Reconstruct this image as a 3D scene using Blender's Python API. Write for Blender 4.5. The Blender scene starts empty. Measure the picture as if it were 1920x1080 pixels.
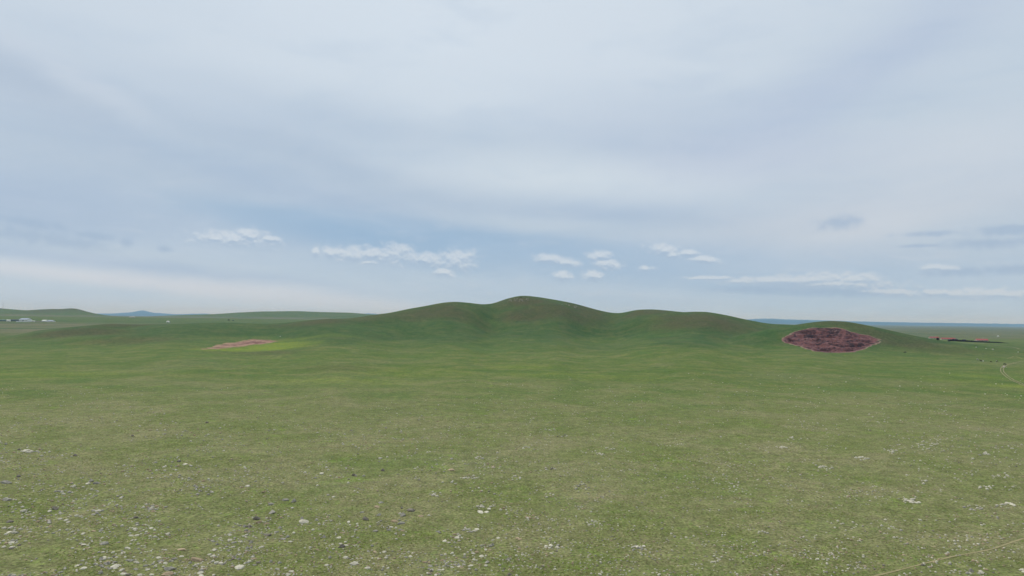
import bpy, math, random
import numpy as np
from mathutils import Vector, Matrix

R = math.radians
sc = bpy.context.scene
random.seed(7)

# ------------------------------------------------------------------ camera
CAM_Z = 32.0
F_PX = 1280.0                      # focal length in pixels of a 1920 wide frame
PITCH = math.atan(60.0 / F_PX)
ROLL = 0.0115
fwd = Vector((0, math.cos(PITCH), math.sin(PITCH)))
up0 = Vector((0, -math.sin(PITCH), math.cos(PITCH)))
rt0 = Vector((1, 0, 0))
rt = rt0 * math.cos(ROLL) + up0 * math.sin(ROLL)
up = up0 * math.cos(ROLL) - rt0 * math.sin(ROLL)
cam = bpy.data.cameras.new('camera')
cam.sensor_width = 36.0
cam.lens = 36.0 * F_PX / 1920.0
cam.clip_start = 0.5
cam.clip_end = 120000.0
camo = bpy.data.objects.new('camera', cam)
sc.collection.objects.link(camo)
m3 = Matrix((rt, up, -fwd)).transposed()
camo.matrix_world = Matrix.Translation((0, 0, CAM_Z)) @ m3.to_4x4()
sc.camera = camo


def ray(px, py):
    return (fwd + rt * ((px - 960.0) / F_PX) - up * ((py - 540.0) / F_PX)).normalized()


def azel(px, py):
    d = ray(px, py)
    return math.degrees(math.atan2(d.x, d.y)), math.degrees(math.asin(d.z))


# ------------------------------------------------------------------ render settings
sc.render.engine = 'CYCLES'
sc.view_settings.view_transform = 'Standard'
sc.view_settings.look = 'None'
sc.view_settings.exposure = 0.0
sc.view_settings.gamma = 1.0
cy = sc.cycles
cy.use_denoising = True
cy.denoiser = 'OPENIMAGEDENOISE'
cy.denoising_input_passes = 'RGB_ALBEDO_NORMAL'
cy.max_bounces = 4
cy.diffuse_bounces = 2
cy.glossy_bounces = 1
cy.transmission_bounces = 2
cy.volume_bounces = 0
cy.caustics_reflective = False
cy.caustics_refractive = False
cy.sample_clamp_indirect = 4.0


def lin(r, g, b, k=1.0):
    def f(c):
        c /= 255.0
        return c / 12.92 if c <= 0.04045 else ((c + 0.055) / 1.055) ** 2.4
    return (f(r) * k, f(g) * k, f(b) * k, 1.0)


# ------------------------------------------------------------------ node helper
class NT:
    def __init__(s, tree):
        s.t = tree
        s.n = tree.nodes
        s.l = tree.links

    def node(s, typ, **kw):
        n = s.n.new(typ)
        for k, v in kw.items():
            setattr(n, k, v)
        return n

    def set(s, sock, v):
        if isinstance(v, bpy.types.NodeSocket):
            s.l.new(v, sock)
        else:
            sock.default_value = v

    def math(s, op, a, b=None, c=None, clamp=False):
        n = s.node('ShaderNodeMath', operation=op, use_clamp=clamp)
        s.set(n.inputs[0], a)
        if b is not None:
            s.set(n.inputs[1], b)
        if c is not None:
            s.set(n.inputs[2], c)
        return n.outputs[0]

    def vmath(s, op, a, b=None, c=None):
        n = s.node('ShaderNodeVectorMath', operation=op)
        s.set(n.inputs[0], a)
        if b is not None:
            s.set(n.inputs[1], b)
        if c is not None:
            s.set(n.inputs[2], c)
        return n.outputs['Value'] if op in ('LENGTH', 'DOT_PRODUCT', 'DISTANCE') else n.outputs[0]

    def comb(s, x, y, z=0.0):
        n = s.node('ShaderNodeCombineXYZ')
        s.set(n.inputs[0], x); s.set(n.inputs[1], y); s.set(n.inputs[2], z)
        return n.outputs[0]

    def sep(s, v):
        n = s.node('ShaderNodeSeparateXYZ')
        s.set(n.inputs[0], v)
        return n.outputs

    def noise(s, vec, scale, detail=2.0, rough=0.5, dist=0.0, color=False):
        n = s.node('ShaderNodeTexNoise')
        s.set(n.inputs['Vector'], vec)
        n.inputs['Scale'].default_value = scale
        n.inputs['Detail'].default_value = detail
        n.inputs['Roughness'].default_value = rough
        n.inputs['Distortion'].default_value = dist
        return n.outputs['Color' if color else 'Fac']

    def ramp(s, f, lo, hi, a=0.0, b=1.0, smooth=True):
        n = s.node('ShaderNodeMapRange')
        n.interpolation_type = 'SMOOTHSTEP' if smooth else 'LINEAR'
        s.set(n.inputs[0], f)
        n.inputs[1].default_value = lo; n.inputs[2].default_value = hi
        n.inputs[3].default_value = a; n.inputs[4].default_value = b
        return n.outputs[0]

    def mix(s, f, a, b, blend='MIX'):
        n = s.node('ShaderNodeMix', data_type='RGBA', blend_type=blend)
        s.set(n.inputs['Factor'], f)
        s.set(n.inputs[6], a); s.set(n.inputs[7], b)
        return n.outputs[2]

    def cramp(s, f, stops):
        n = s.node('ShaderNodeValToRGB')
        e = n.color_ramp.elements
        while len(e) < len(stops):
            e.new(0.5)
        for k, (p, c) in enumerate(stops):
            e[k].position = p
            e[k].color = c
        s.set(n.inputs[0], f)
        return n.outputs[0]


# ------------------------------------------------------------------ world: thin overcast with a few cumulus
SUN_AZ, SUN_EL = -48.0, 55.0
world = bpy.data.worlds.new('World')
sc.world = world
world.use_nodes = True
w = NT(world.node_tree)
w.n.clear()
co = w.node('ShaderNodeTexCoord').outputs['Generated']
sx, sy, sz = w.sep(w.vmath('NORMALIZE', co))
az = w.math('MULTIPLY', w.math('ARCTAN2', sx, sy), 57.29578)
el = w.math('MULTIPLY', w.math('ARCSINE', sz), 57.29578)
P = w.comb(az, el)
# long soft streaks of the high veil
st = w.noise(w.vmath('MULTIPLY', P, (0.035, 0.13, 1.0)), 1.0, 4.0, 0.55, 0.6, color=True)
off = w.vmath('MULTIPLY', w.vmath('SUBTRACT', st, (0.5, 0.5, 0.5)), (12.0, 2.6, 0.0))
Q = w.vmath('ADD', P, off)
base = w.cramp(w.math('DIVIDE', el, 60.0, clamp=True), [
    (0.0, lin(188, 208, 228)), (3 / 60, lin(182, 201, 220)), (6 / 60, lin(176, 195, 216)),
    (11 / 60, lin(184, 200, 217)), (18 / 60, lin(196, 210, 224)), (26 / 60, lin(208, 220, 232)), (1.0, lin(214, 224, 234))])
# (px, py, rx, ry, tilt deg (+ = falls to the right), colour, strength)
VEIL = [
    (880, 40, 620, 240, 0, (218, 229, 239), .80),
    (1150, 120, 420, 190, 12, (212, 223, 234), .55),
    (300, 60, 420, 110, 8, (205, 217, 229), .55),
    (30, 150, 230, 60, 22, (182, 196, 213), .75),
    (120, 140, 200, 34, 24, (206, 216, 228), .55),
    (420, 210, 330, 70, 14, (192, 206, 222), .50),
    (150, 290, 330, 60, 10, (180, 196, 214), .60),
    (90, 385, 320, 60, 8, (168, 187, 212), .55),
    (430, 262, 200, 40, 6, (190, 204, 219), .60),
    (560, 330, 330, 60, 10, (186, 202, 218), .45),
    (600, 370, 520, 46, 12, (168, 188, 212), .70),
    (760, 262, 420, 60, 12, (178, 196, 216), .55),
    (1250, 395, 420, 46, 4, (170, 190, 213), .75),
    (1240, 260, 360, 110, 4, (184, 199, 219), .60),
    (1000, 300, 240, 60, 10, (196, 210, 223), .45),
    (1620, 130, 520, 85, -24, (184, 199, 221), .75),
    (1880, 120, 250, 110, -20, (198, 212, 226), .60),
    (1780, 260, 380, 90, -10, (199, 213, 225), .60),
    (1680, 420, 430, 70, -2, (206, 213, 222), .85),
    (1900, 440, 230, 60, 0, (183, 200, 217), .70),
    (900, 465, 520, 54, 6, (150, 181, 211), .80),
    (640, 446, 330, 36, 9, (148, 179, 210), .70),
    (1300, 500, 520, 55, 3, (168, 191, 216), .70),
    (200, 470, 330, 26, 7, (188, 203, 219), .70),
    (260, 495, 520, 18, 6, (168, 188, 214), .65),
    (260, 520, 640, 20, 5, (206, 214, 226), .9),
    (150, 562, 500, 24, 3, (184, 203, 224), .8),
    (1100, 560, 460, 30, 2, (176, 197, 219), .75),
    (1700, 570, 430, 34, 1, (176, 198, 217), .60),
    (1560, 545, 330, 12, 2, (160, 187, 213), .70),
    (1080, 335, 460, 60, 4, (212, 223, 232), .85),
    (560, 290, 380, 44, 12, (170, 189, 211), .50),
    (640, 140, 420, 60, 8, (214, 225, 235), .40),
    (1010, 425, 300, 24, 4, (194, 208, 221), .60),
    (1760, 300, 340, 90, -6, (208, 216, 226), .65),
    (1400, 300, 260, 60, 0, (198, 208, 224), .55),
]
col = base


def blobs(vec, lst, after=None):
    # 'after' only keeps the node chain in sequence, so that the compiled sky shader stays small
    out = []
    if after is not None:
        vec = w.vmath('MULTIPLY_ADD', after, (1e-9, 1e-9, 1e-9), vec)
    for (px, py, rx, ry, tilt) in lst:
        a, e = azel(px, py)
        kx = 1 / (rx / F_PX * 57.3)
        ky = 1 / (ry / F_PX * 57.3)
        mp = w.node('ShaderNodeMapping', vector_type='TEXTURE')
        mp.inputs['Location'].default_value = (a, e, 0)
        mp.inputs['Rotation'].default_value = (0, 0, R(-tilt))
        mp.inputs['Scale'].default_value = (1 / kx, 1 / ky, 1)
        w.set(mp.inputs['Vector'], vec)
        out.append(w.vmath('LENGTH', mp.outputs[0]))
    return out


for (px, py, rx, ry, tilt, c, s_) in VEIL:
    L = blobs(Q, [(px, py, rx, ry, tilt)], col)[0]
    col = w.mix(w.ramp(L, 1.25, 0.0, 0.0, s_), col, lin(*c))
# fine mottling of the veil
mo = w.noise(w.vmath('MULTIPLY', Q, (0.10, 0.34, 1.0)), 1.0, 6.0, 0.58, 0.3)
col = w.mix(w.ramp(mo, 0.42, 0.75, 0.0, 0.18), col, lin(212, 221, 231))
col = w.mix(w.ramp(mo, 0.52, 0.25, 0.0, 0.15), col, lin(158, 182, 210))
wsp = w.noise(w.vmath('MULTIPLY', Q, (0.22, 1.3, 1.0)), 1.0, 7.0, 0.6, 0.8)
wm = w.math('MULTIPLY', w.ramp(wsp, 0.52, 0.78, 0.0, 0.25), w.ramp(el, 16.0, 4.0, 0.15, 1.0))
col = w.mix(wm, col, lin(206, 213, 223))
P = w.vmath('MULTIPLY_ADD', col, (1e-9, 1e-9, 1e-9), P)
# cumulus: union of soft ellipses broken up by noise
n1 = w.noise(w.vmath('MULTIPLY', P, (1.35, 1.45, 1.0)), 1.0, 8.0, 0.52, 0.1)
n2 = w.noise(w.vmath('ADD', w.vmath('MULTIPLY', P, (1.35, 1.45, 1.0)), (0.04, 0.26, 0.0)), 1.0, 8.0, 0.52, 0.1)


def field(lst, vec, n, amp, gx_=1.0, gy_=1.0):
    lst = [(a, b, c * gx_, d * gy_, e) for a, b, c, d, e in lst]
    cur = None
    for it in lst:
        L = blobs(vec, [it], cur if cur is not None else col)[0]
        cur = L if cur is None else w.math('MINIMUM', cur, L)
    f = w.math('SUBTRACT', 1.0, cur)
    return w.math('ADD', f, w.math('MULTIPLY', w.math('SUBTRACT', n, 0.5), amp))


CUM = [
    (440, 449, 76, 11, 0), (468, 442, 30, 11, 0), (410, 447, 34, 6, 0), (505, 447, 22, 5, 4),
    (655, 478, 46, 14, 3), (700, 478, 48, 13, 2), (745, 478, 40, 17, 8), (752, 474, 20, 14, 0), (800, 487, 50, 12, 6), (855, 490, 38, 17, 8),
    (868, 483, 26, 13, 0), (835, 511, 26, 9, 5), (692, 491, 20, 5, 0), (593, 471, 8, 9, 0), (620, 475, 20, 10, 5),
    (1035, 487, 36, 9, 6), (1062, 492, 30, 7, 5), (1058, 517, 20, 9, 0),
    (1136, 495, 32, 10, 6), (1112, 517, 22, 10, 0), (1125, 480, 28, 8, 0),
    (1245, 469, 34, 10, 9), (1290, 474, 22, 6, 3), (1210, 503, 16, 5, 0), (1320, 487, 34, 6, 6), (1262, 477, 20, 7, 0),
]
fa = field(CUM, P, n1, 1.45, 1.2, 1.55)
fb = field(CUM, w.vmath('MULTIPLY_ADD', fa, (1e-9, 1e-9, 1e-9), w.vmath('ADD', P, (0.0, 0.20, 0.0))), n2, 1.45, 1.2, 1.55)
alpha = w.ramp(fa, -0.10, 0.70, 0.0, 0.74)
shade = w.ramp(w.math('SUBTRACT', fa, fb), -0.30, 0.30)
ccol = w.mix(shade, lin(166, 187, 211), lin(212, 221, 231))
col = w.mix(alpha, col, ccol)
# dim bluish cloudlets and flat bases
DIM = [
    (40, 440, 70, 12, 6), (120, 452, 80, 12, 6), (175, 443, 40, 7, 4), (236, 455, 14, 9, 0), (310, 467, 16, 6, 0), (60, 418, 60, 8, 5),
    (1577, 416, 46, 12, -4), (1745, 438, 60, 5, 0), (1890, 432, 70, 9, 0), (1860, 455, 90, 8, 0), (1730, 461, 36, 3, 0),
    (1800, 509, 60, 8, 0), (1890, 506, 70, 8, 0), (1560, 545, 150, 11, 2), (1430, 543, 110, 8, 0), (1500, 536, 120, 6, 2), (1640, 548, 60, 6, 2),
    (1620, 538, 60, 7, 0),
]
fd = field(DIM, P, n1, 1.6, 1.0, 1.25)
col = w.mix(w.ramp(fd, -0.2, 0.9, 0.0, 0.62), col, lin(158, 180, 207))
LOW = [
    (1450, 526, 110, 7, 0), (1530, 524, 90, 9, 0), (1610, 524, 50, 10, 0), (1580, 532, 120, 8, 2), (1680, 549, 60, 6, 4), (1760, 549, 30, 5, 2), (1830, 551, 60, 8, 0), (1885, 552, 50, 6, 0),
    (1330, 521, 60, 3, 0), (1760, 502, 34, 5, 4),
]
fl = field(LOW, P, n1, 1.6, 1.0, 1.5)
fl2 = field(LOW, w.vmath('ADD', P, (0.0, 0.17, 0.0)), n2, 1.6, 1.0, 1.5)
lcol = w.mix(w.ramp(w.math('SUBTRACT', fl, fl2), -0.3, 0.3), lin(172, 192, 214), lin(208, 217, 227))
col = w.mix(w.ramp(fl, -0.1, 0.6, 0.0, 0.7), col, lcol)

sky = w.node('ShaderNodeTexSky', sky_type='NISHITA', sun_disc=False)
sky.sun_elevation = R(SUN_EL)
sky.sun_rotation = R(SUN_AZ)
cover = w.vmath('MULTIPLY', col, (10.0, 10.0, 10.0))        # cloud veil in the sky texture's physical units
tot = w.mix(0.94, sky.outputs[0], cover)
bg = w.node('ShaderNodeBackground')
w.set(bg.inputs[0], tot)
bg.inputs[1].default_value = 0.1
wo = w.node('ShaderNodeOutputWorld')
w.l.new(bg.outputs[0], wo.inputs[0])
world.cycles.sampling_method = 'MANUAL'
world.cycles.sample_map_resolution = 512

sun = bpy.data.lights.new('sun', 'SUN')
sun.energy = 2.0
sun.angle = R(3.0)
sun.color = (1.0, 0.955, 0.89)
suno = bpy.data.objects.new('sun', sun)
sc.collection.objects.link(suno)
sd = Vector((math.sin(R(SUN_AZ)) * math.cos(R(SUN_EL)), math.cos(R(SUN_AZ)) * math.cos(R(SUN_EL)), math.sin(R(SUN_EL))))
suno.rotation_euler = sd.to_track_quat('Z', 'Y').to_euler()
suno.location = sd * 300


# ------------------------------------------------------------------ object helpers
def tag(o, label=None, cat=None, group=None, kind=None):
    if label: o['label'] = label
    if cat: o['category'] = cat
    if group: o['group'] = group
    if kind: o['kind'] = kind
    return o


def link_mesh(name, me, parent=None):
    o = bpy.data.objects.new(name, me)
    sc.collection.objects.link(o)
    if parent is not None:
        o.parent = parent
    return o


def mesh_from(name, verts, faces, mats=None, smooth=False):
    me = bpy.data.meshes.new(name)
    me.from_pydata([tuple(v) for v in verts], [], faces)
    if mats:
        for m_ in (mats if isinstance(mats, (list, tuple)) else [mats]):
            me.materials.append(m_)
    if smooth:
        me.shade_smooth()
    me.update()
    return me


def np_mesh(name, V, Fq, mat, smooth=True):
    """fast mesh from numpy arrays; Fq (n,4) or (n,3)"""
    me = bpy.data.meshes.new(name)
    k = Fq.shape[1]
    me.vertices.add(len(V))
    me.vertices.foreach_set('co', np.ascontiguousarray(V, dtype=np.float32).ravel())
    me.loops.add(len(Fq) * k)
    me.loops.foreach_set('vertex_index', np.ascontiguousarray(Fq, dtype=np.int32).ravel())
    me.polygons.add(len(Fq))
    me.polygons.foreach_set('loop_start', np.arange(0, len(Fq) * k, k, dtype=np.int32))
    me.update(calc_edges=True)
    if smooth:
        me.polygons.foreach_set('use_smooth', np.ones(len(Fq), dtype=bool))
    me.materials.append(mat)
    me.update()
    return me


# ------------------------------------------------------------------ noise in numpy
def _hash(ix, iy, seed):
    h = (ix.astype(np.int64) * 374761393 + iy.astype(np.int64) * 668265263 + seed * 974711) & 0xFFFFFFFF
    h = ((h ^ (h >> 13)) * 1274126177) & 0xFFFFFFFF
    h = h ^ (h >> 16)
    return (h & 0xFFFF) / 65535.0


def vnoise(x, y, seed=0):
    ix = np.floor(x); iy = np.floor(y)
    fx = x - ix; fy = y - iy
    fx = fx * fx * fx * (fx * (fx * 6 - 15) + 10)
    fy = fy * fy * fy * (fy * (fy * 6 - 15) + 10)
    a = _hash(ix, iy, seed); b = _hash(ix + 1, iy, seed)
    c = _hash(ix, iy + 1, seed); d = _hash(ix + 1, iy + 1, seed)
    return (a * (1 - fx) + b * fx) * (1 - fy) + (c * (1 - fx) + d * fx) * fy


def fbm(x, y, octv=4, seed=0, gain=0.5):
    s = 0.0; a = 1.0; t = 0.0
    for k in range(octv):
        s = s + a * (vnoise(x * 2 ** k + 17.3 * k, y * 2 ** k - 9.1 * k, seed + k) - 0.5)
        t += a; a *= gain
    return s / t * 2


def sstep(t, lo, hi):
    t = np.clip((t - lo) / (hi - lo), 0, 1)
    return t * t * (3 - 2 * t)


# ------------------------------------------------------------------ terrain
def horizon(px):
    return 600.0 + ROLL * (px - 960.0)


def make_curve(pts, D, smooth=7):
    """crest of a ridge: bearing column -> (crest height, distance)"""
    pts = sorted(pts)
    g = np.arange(-700, 2600, 2.0)
    px = np.array([p[0] for p in pts], float); py = np.array([p[1] for p in pts], float)
    dd = np.interp(g, [d[0] for d in D], [d[1] for d in D])
    z = CAM_Z + (horizon(g) - np.interp(g, px, py)) / F_PX * dd
    lo, hi = px[0], px[-1]
    taper = np.clip(np.minimum((g - lo) / 70 + 1, (hi - g) / 70 + 1), 0, 1)
    taper = taper * taper * (3 - 2 * taper)
    z = z * taper
    k = np.exp(-0.5 * (np.arange(-30, 31) / (smooth / 2.0)) ** 2); k /= k.sum()
    z = np.convolve(np.pad(z, 30, 'edge'), k, 'valid')
    k2 = np.exp(-0.5 * (np.arange(-60, 61) / 22.0) ** 2); k2 /= k2.sum()
    dd = np.convolve(np.pad(dd, 60, 'edge'), k2, 'valid')
    return g, np.maximum(z, 0), dd


def ridge(col, y, C, wf, wb, foot=0.22):
    g, zc, dd = C
    z = np.interp(col, g, zc, left=0, right=0)
    d = np.interp(col, g, dd)
    t = np.where(y < d, (d - y) / wf, (y - d) / wb)
    prof = (1 - foot) * np.exp(-t * t) + foot * np.exp(-(t / 2.3) ** 2)
    return z * prof


C_main = make_curve([(230, 622), (280, 612), (320, 609), (370, 606.5), (425, 605), (450, 606), (495, 607.5), (530, 606), (570, 601.5), (610, 598),
    (655, 597), (700, 590.5), (735, 586), (765, 579.5), (800, 573.5), (830, 567.5), (850, 565.5), (880, 567.5), (905, 571), (925, 569.5), (950, 560.5),
    (970, 556), (985, 555), (1010, 557.5), (1050, 564), (1080, 570), (1120, 581), (1145, 586.5), (1163, 587.8), (1178, 584.5), (1195, 581),
    (1225, 580.5), (1260, 583), (1283, 585.7), (1300, 584.3), (1325, 584.5), (1360, 590.5), (1400, 599), (1430, 605), (1450, 607.5), (1490, 609),
    (1560, 618)], [(250, 930), (600, 1010), (850, 1150), (905, 1185), (980, 1280), (1130, 1250), (1225, 1220), (1320, 1110), (1450, 1080)])
C_pit = make_curve([(1400, 626), (1450, 615), (1490, 609.5), (1510, 606), (1535, 602.7), (1560, 601.4), (1590, 603), (1620, 608.5), (1650, 615), (1680, 622),
    (1715, 629.5), (1740, 634), (1760, 637.5), (1790, 641.5), (1830, 646), (1900, 655)], [(1400, 850), (1700, 840), (1900, 760)])
C_m1 = make_curve([(90, 618), (150, 612), (190, 608), (215, 606.7), (260, 609), (300, 611), (380, 614)], [(0, 1010)])
C_m2 = make_curve([(-160, 652), (-60, 645), (0, 636), (30, 630), (60, 625), (100, 620), (140, 615.5), (180, 614), (220, 616), (270, 621), (330, 629), (400, 640)], [(0, 870)])
C_m3 = make_curve([(60, 646), (110, 637.5), (150, 631), (200, 629), (240, 628.5), (290, 631), (330, 636), (390, 645)], [(0, 765)])
C_m4 = make_curve([(350, 664), (430, 658.5), (500, 656.5), (560, 657.5), (620, 661), (700, 668)], [(0, 655)], 12)
C_m5 = make_curve([(480, 700), (560, 688), (640, 682), (760, 680), (860, 684), (960, 690)], [(0, 490)], 14)
C_left = make_curve([(-300, 584), (-120, 580), (-60, 576), (0, 578), (25, 580), (50, 582), (80, 580), (100, 579.3), (118, 579.5), (130, 578), (142, 578.3),
    (150, 580), (165, 584.5), (180, 588), (200, 591.5), (230, 594.5), (270, 596)], [(0, 4600)], 5)
C_left2 = make_curve([(-300, 588), (0, 588.5), (60, 589), (110, 592), (150, 594)], [(0, 3700)], 9)
C_mid = make_curve([(260, 594.5), (330, 591.2), (400, 589.2), (450, 585.8), (490, 584), (560, 583.3), (600, 585), (660, 586.3), (690, 589), (720, 591), (800, 594)], [(0, 5600)], 5)
C_mid2 = make_curve([(560, 596), (620, 592), (700, 590), (760, 591), (800, 594)], [(0, 4800)], 7)


def H0(x, y):
    x = np.asarray(x, float); y = np.asarray(y, float)
    yy = np.maximum(y, 1.0)
    front = sstep(y, 150, 330)
    colr = 960.0 + F_PX * x / yy
    colr = np.where(y > 150, colr, 960.0)
    n_big = fbm(x / 260, y / 260, 3, 3)
    wob = fbm(x / 180, y / 180, 3, 11)
    wf = 165 + 28 * np.sin(colr / 47.0 + 0.6) + 45 * wob
    # spurs run out from the summits, gullies cut back between them
    for (c, s_, a) in ((1045, 46, 70), (830, 54, 35), (1310, 62, 45), (925, 30, -45), (1150, 34, -32), (1440, 44, -28), (640, 60, 30)):
        wf = wf + a * np.exp(-((colr - c) / s_) ** 2)
    wf = np.maximum(wf, 80)
    base = 24 * sstep(y, 900, 3000) * sstep(colr, 1100, 500) * front
    L = [ridge(colr, y, C_main, wf, 190, 0.30), ridge(colr, y, C_pit, 78 + 8 * wob, 90, 0.20), ridge(colr, y, C_m1, 70, 110), ridge(colr, y, C_m2, 62, 90),
         ridge(colr, y, C_m3, 55, 70), ridge(colr, y, C_m4, 45, 80), ridge(colr, y, C_m5, 40, 90),
         ridge(colr, y, C_left, 520, 800), ridge(colr, y, C_left2, 240, 450), ridge(colr, y, C_mid, 500, 900), ridge(colr, y, C_mid2, 240, 450)]
    acc = np.maximum(base, 0.01) ** 5
    for l in L:
        acc = acc + np.maximum(l * front, 0.0) ** 5
    z = acc ** 0.2
    # shoulder in front of the summit
    z = z + front * 5.5 * np.exp(-((x - 75) / 42) ** 2 - ((y - 1120) / 45) ** 2)
    z = z + 0.6 * n_big * sstep(y, 60, 400) * (1 - 0.5 * sstep(y, 1500, 4000)) * np.where(z > 12, 0.35, 1.0)
    z = z + 0.10 * fbm(x / 14, y / 14, 3, 5) + 0.25 * fbm(x / 55, y / 55, 2, 8)
    return z


def at_many(pxs, pys, Hf=None):
    """where the sight lines meet the terrain, as world points"""
    Hf = Hf or H
    ds = np.array([tuple(ray(a, b)) for a, b in zip(pxs, pys)])
    t = np.exp(np.linspace(math.log(50), math.log(9000), 1500))
    out = []
    for k in range(0, len(ds), 200):
        d = ds[k:k + 200]
        X = d[:, 0:1] * t; Y = d[:, 1:2] * t; Z = CAM_Z + d[:, 2:3] * t
        g = Z - Hf(X, Y)
        neg = g < 0
        i = np.where(neg.any(1), neg.argmax(1), len(t) - 1)
        i = np.maximum(i, 1)
        r = np.arange(len(d))
        g0 = g[r, i - 1]; g1 = g[r, i]
        f = np.clip(g0 / (g0 - g1 + 1e-9), 0, 1)
        tt = t[i - 1] + (t[i] - t[i - 1]) * f
        out.append(np.stack([d[:, 0] * tt, d[:, 1] * tt], 1))
    o = np.concatenate(out)
    z = Hf(o[:, 0], o[:, 1])
    return np.column_stack([o, z])


def at(px, py):
    return Vector(at_many([px], [py])[0])


# dug patches: outline on the slope in world metres
def poly_world(pts):
    a = at_many([p[0] for p in pts], [p[1] for p in pts], H0)
    # a little ragged
    out = []
    for k in range(len(a)):
        p, q = a[k, :2], a[(k + 1) % len(a), :2]
        for s_ in range(4):
            out.append(p + (q - p) * s_ / 4)
    return np.array(out)


def sdist(x, y, P_):
    """signed distance to polygon, + inside"""
    x = np.asarray(x, float); y = np.asarray(y, float)
    d = np.full(x.shape, 1e18)
    ins = np.zeros(x.shape, bool)
    n = len(P_)
    for i in range(n):
        x1, y1 = P_[i]; x2, y2 = P_[(i + 1) % n]
        ex, ey = x2 - x1, y2 - y1
        t = np.clip(((x - x1) * ex + (y - y1) * ey) / (ex * ex + ey * ey + 1e-12), 0, 1)
        d = np.minimum(d, (x - x1 - t * ex) ** 2 + (y - y1 - t * ey) ** 2)
        cnd = ((y1 > y) != (y2 > y)) & (x < (x2 - x1) * (y - y1) / (y2 - y1 + 1e-12) + x1)
        ins ^= cnd
    d = np.sqrt(d)
    return np.where(ins, d, -d)


PIT = poly_world([(1463, 637), (1472, 631), (1486, 624), (1500, 618.5), (1520, 615), (1545, 614), (1570, 614.4), (1583, 617), (1597, 622), (1610, 625.5),
                  (1630, 629.5), (1651, 636.5), (1643, 644), (1628, 651), (1612, 657.5), (1598, 660.5), (1575, 662), (1550, 661.3), (1525, 658.5),
                  (1505, 652), (1485, 646.5), (1468, 641)])
SCAR = poly_world([(378, 655.5), (400, 648.5), (425, 643.5), (450, 638.5), (475, 635.3), (500, 637), (525, 639.5), (505, 643), (475, 646.5), (445, 650.5), (410, 655)])
LUSH = poly_world([(385, 656), (450, 653), (500, 644.5), (530, 640.5), (570, 639.5), (620, 640.5), (600, 645), (570, 650), (540, 654.5), (490, 657), (430, 658)])


def H(x, y):
    z = H0(x, y)
    x = np.asarray(x, float); y = np.asarray(y, float)
    m = (x > PIT[:, 0].min()) & (x < PIT[:, 0].max()) & (y > PIT[:, 1].min()) & (y < PIT[:, 1].max())
    if m.any():
        s_ = sdist(x[m], y[m], PIT)
        z = np.array(z)
        z[m] = z[m] - 11.0 * sstep(s_, 1.0, 9.0)
    return z


def ell(px, py, rx, ry):
    q = at_many([px, px - rx, px + rx, px, px], [py, py, py, py - ry, py + ry], H0)
    cx, cy_ = q[0, 0], q[0, 1]
    near_ = abs(cy_ - q[4, 1]); far_ = abs(q[3, 1] - cy_)
    return cx, cy_, rx * cy_ / F_PX, max(min((near_ + far_) / 2, near_ * 1.6), 6)


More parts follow.
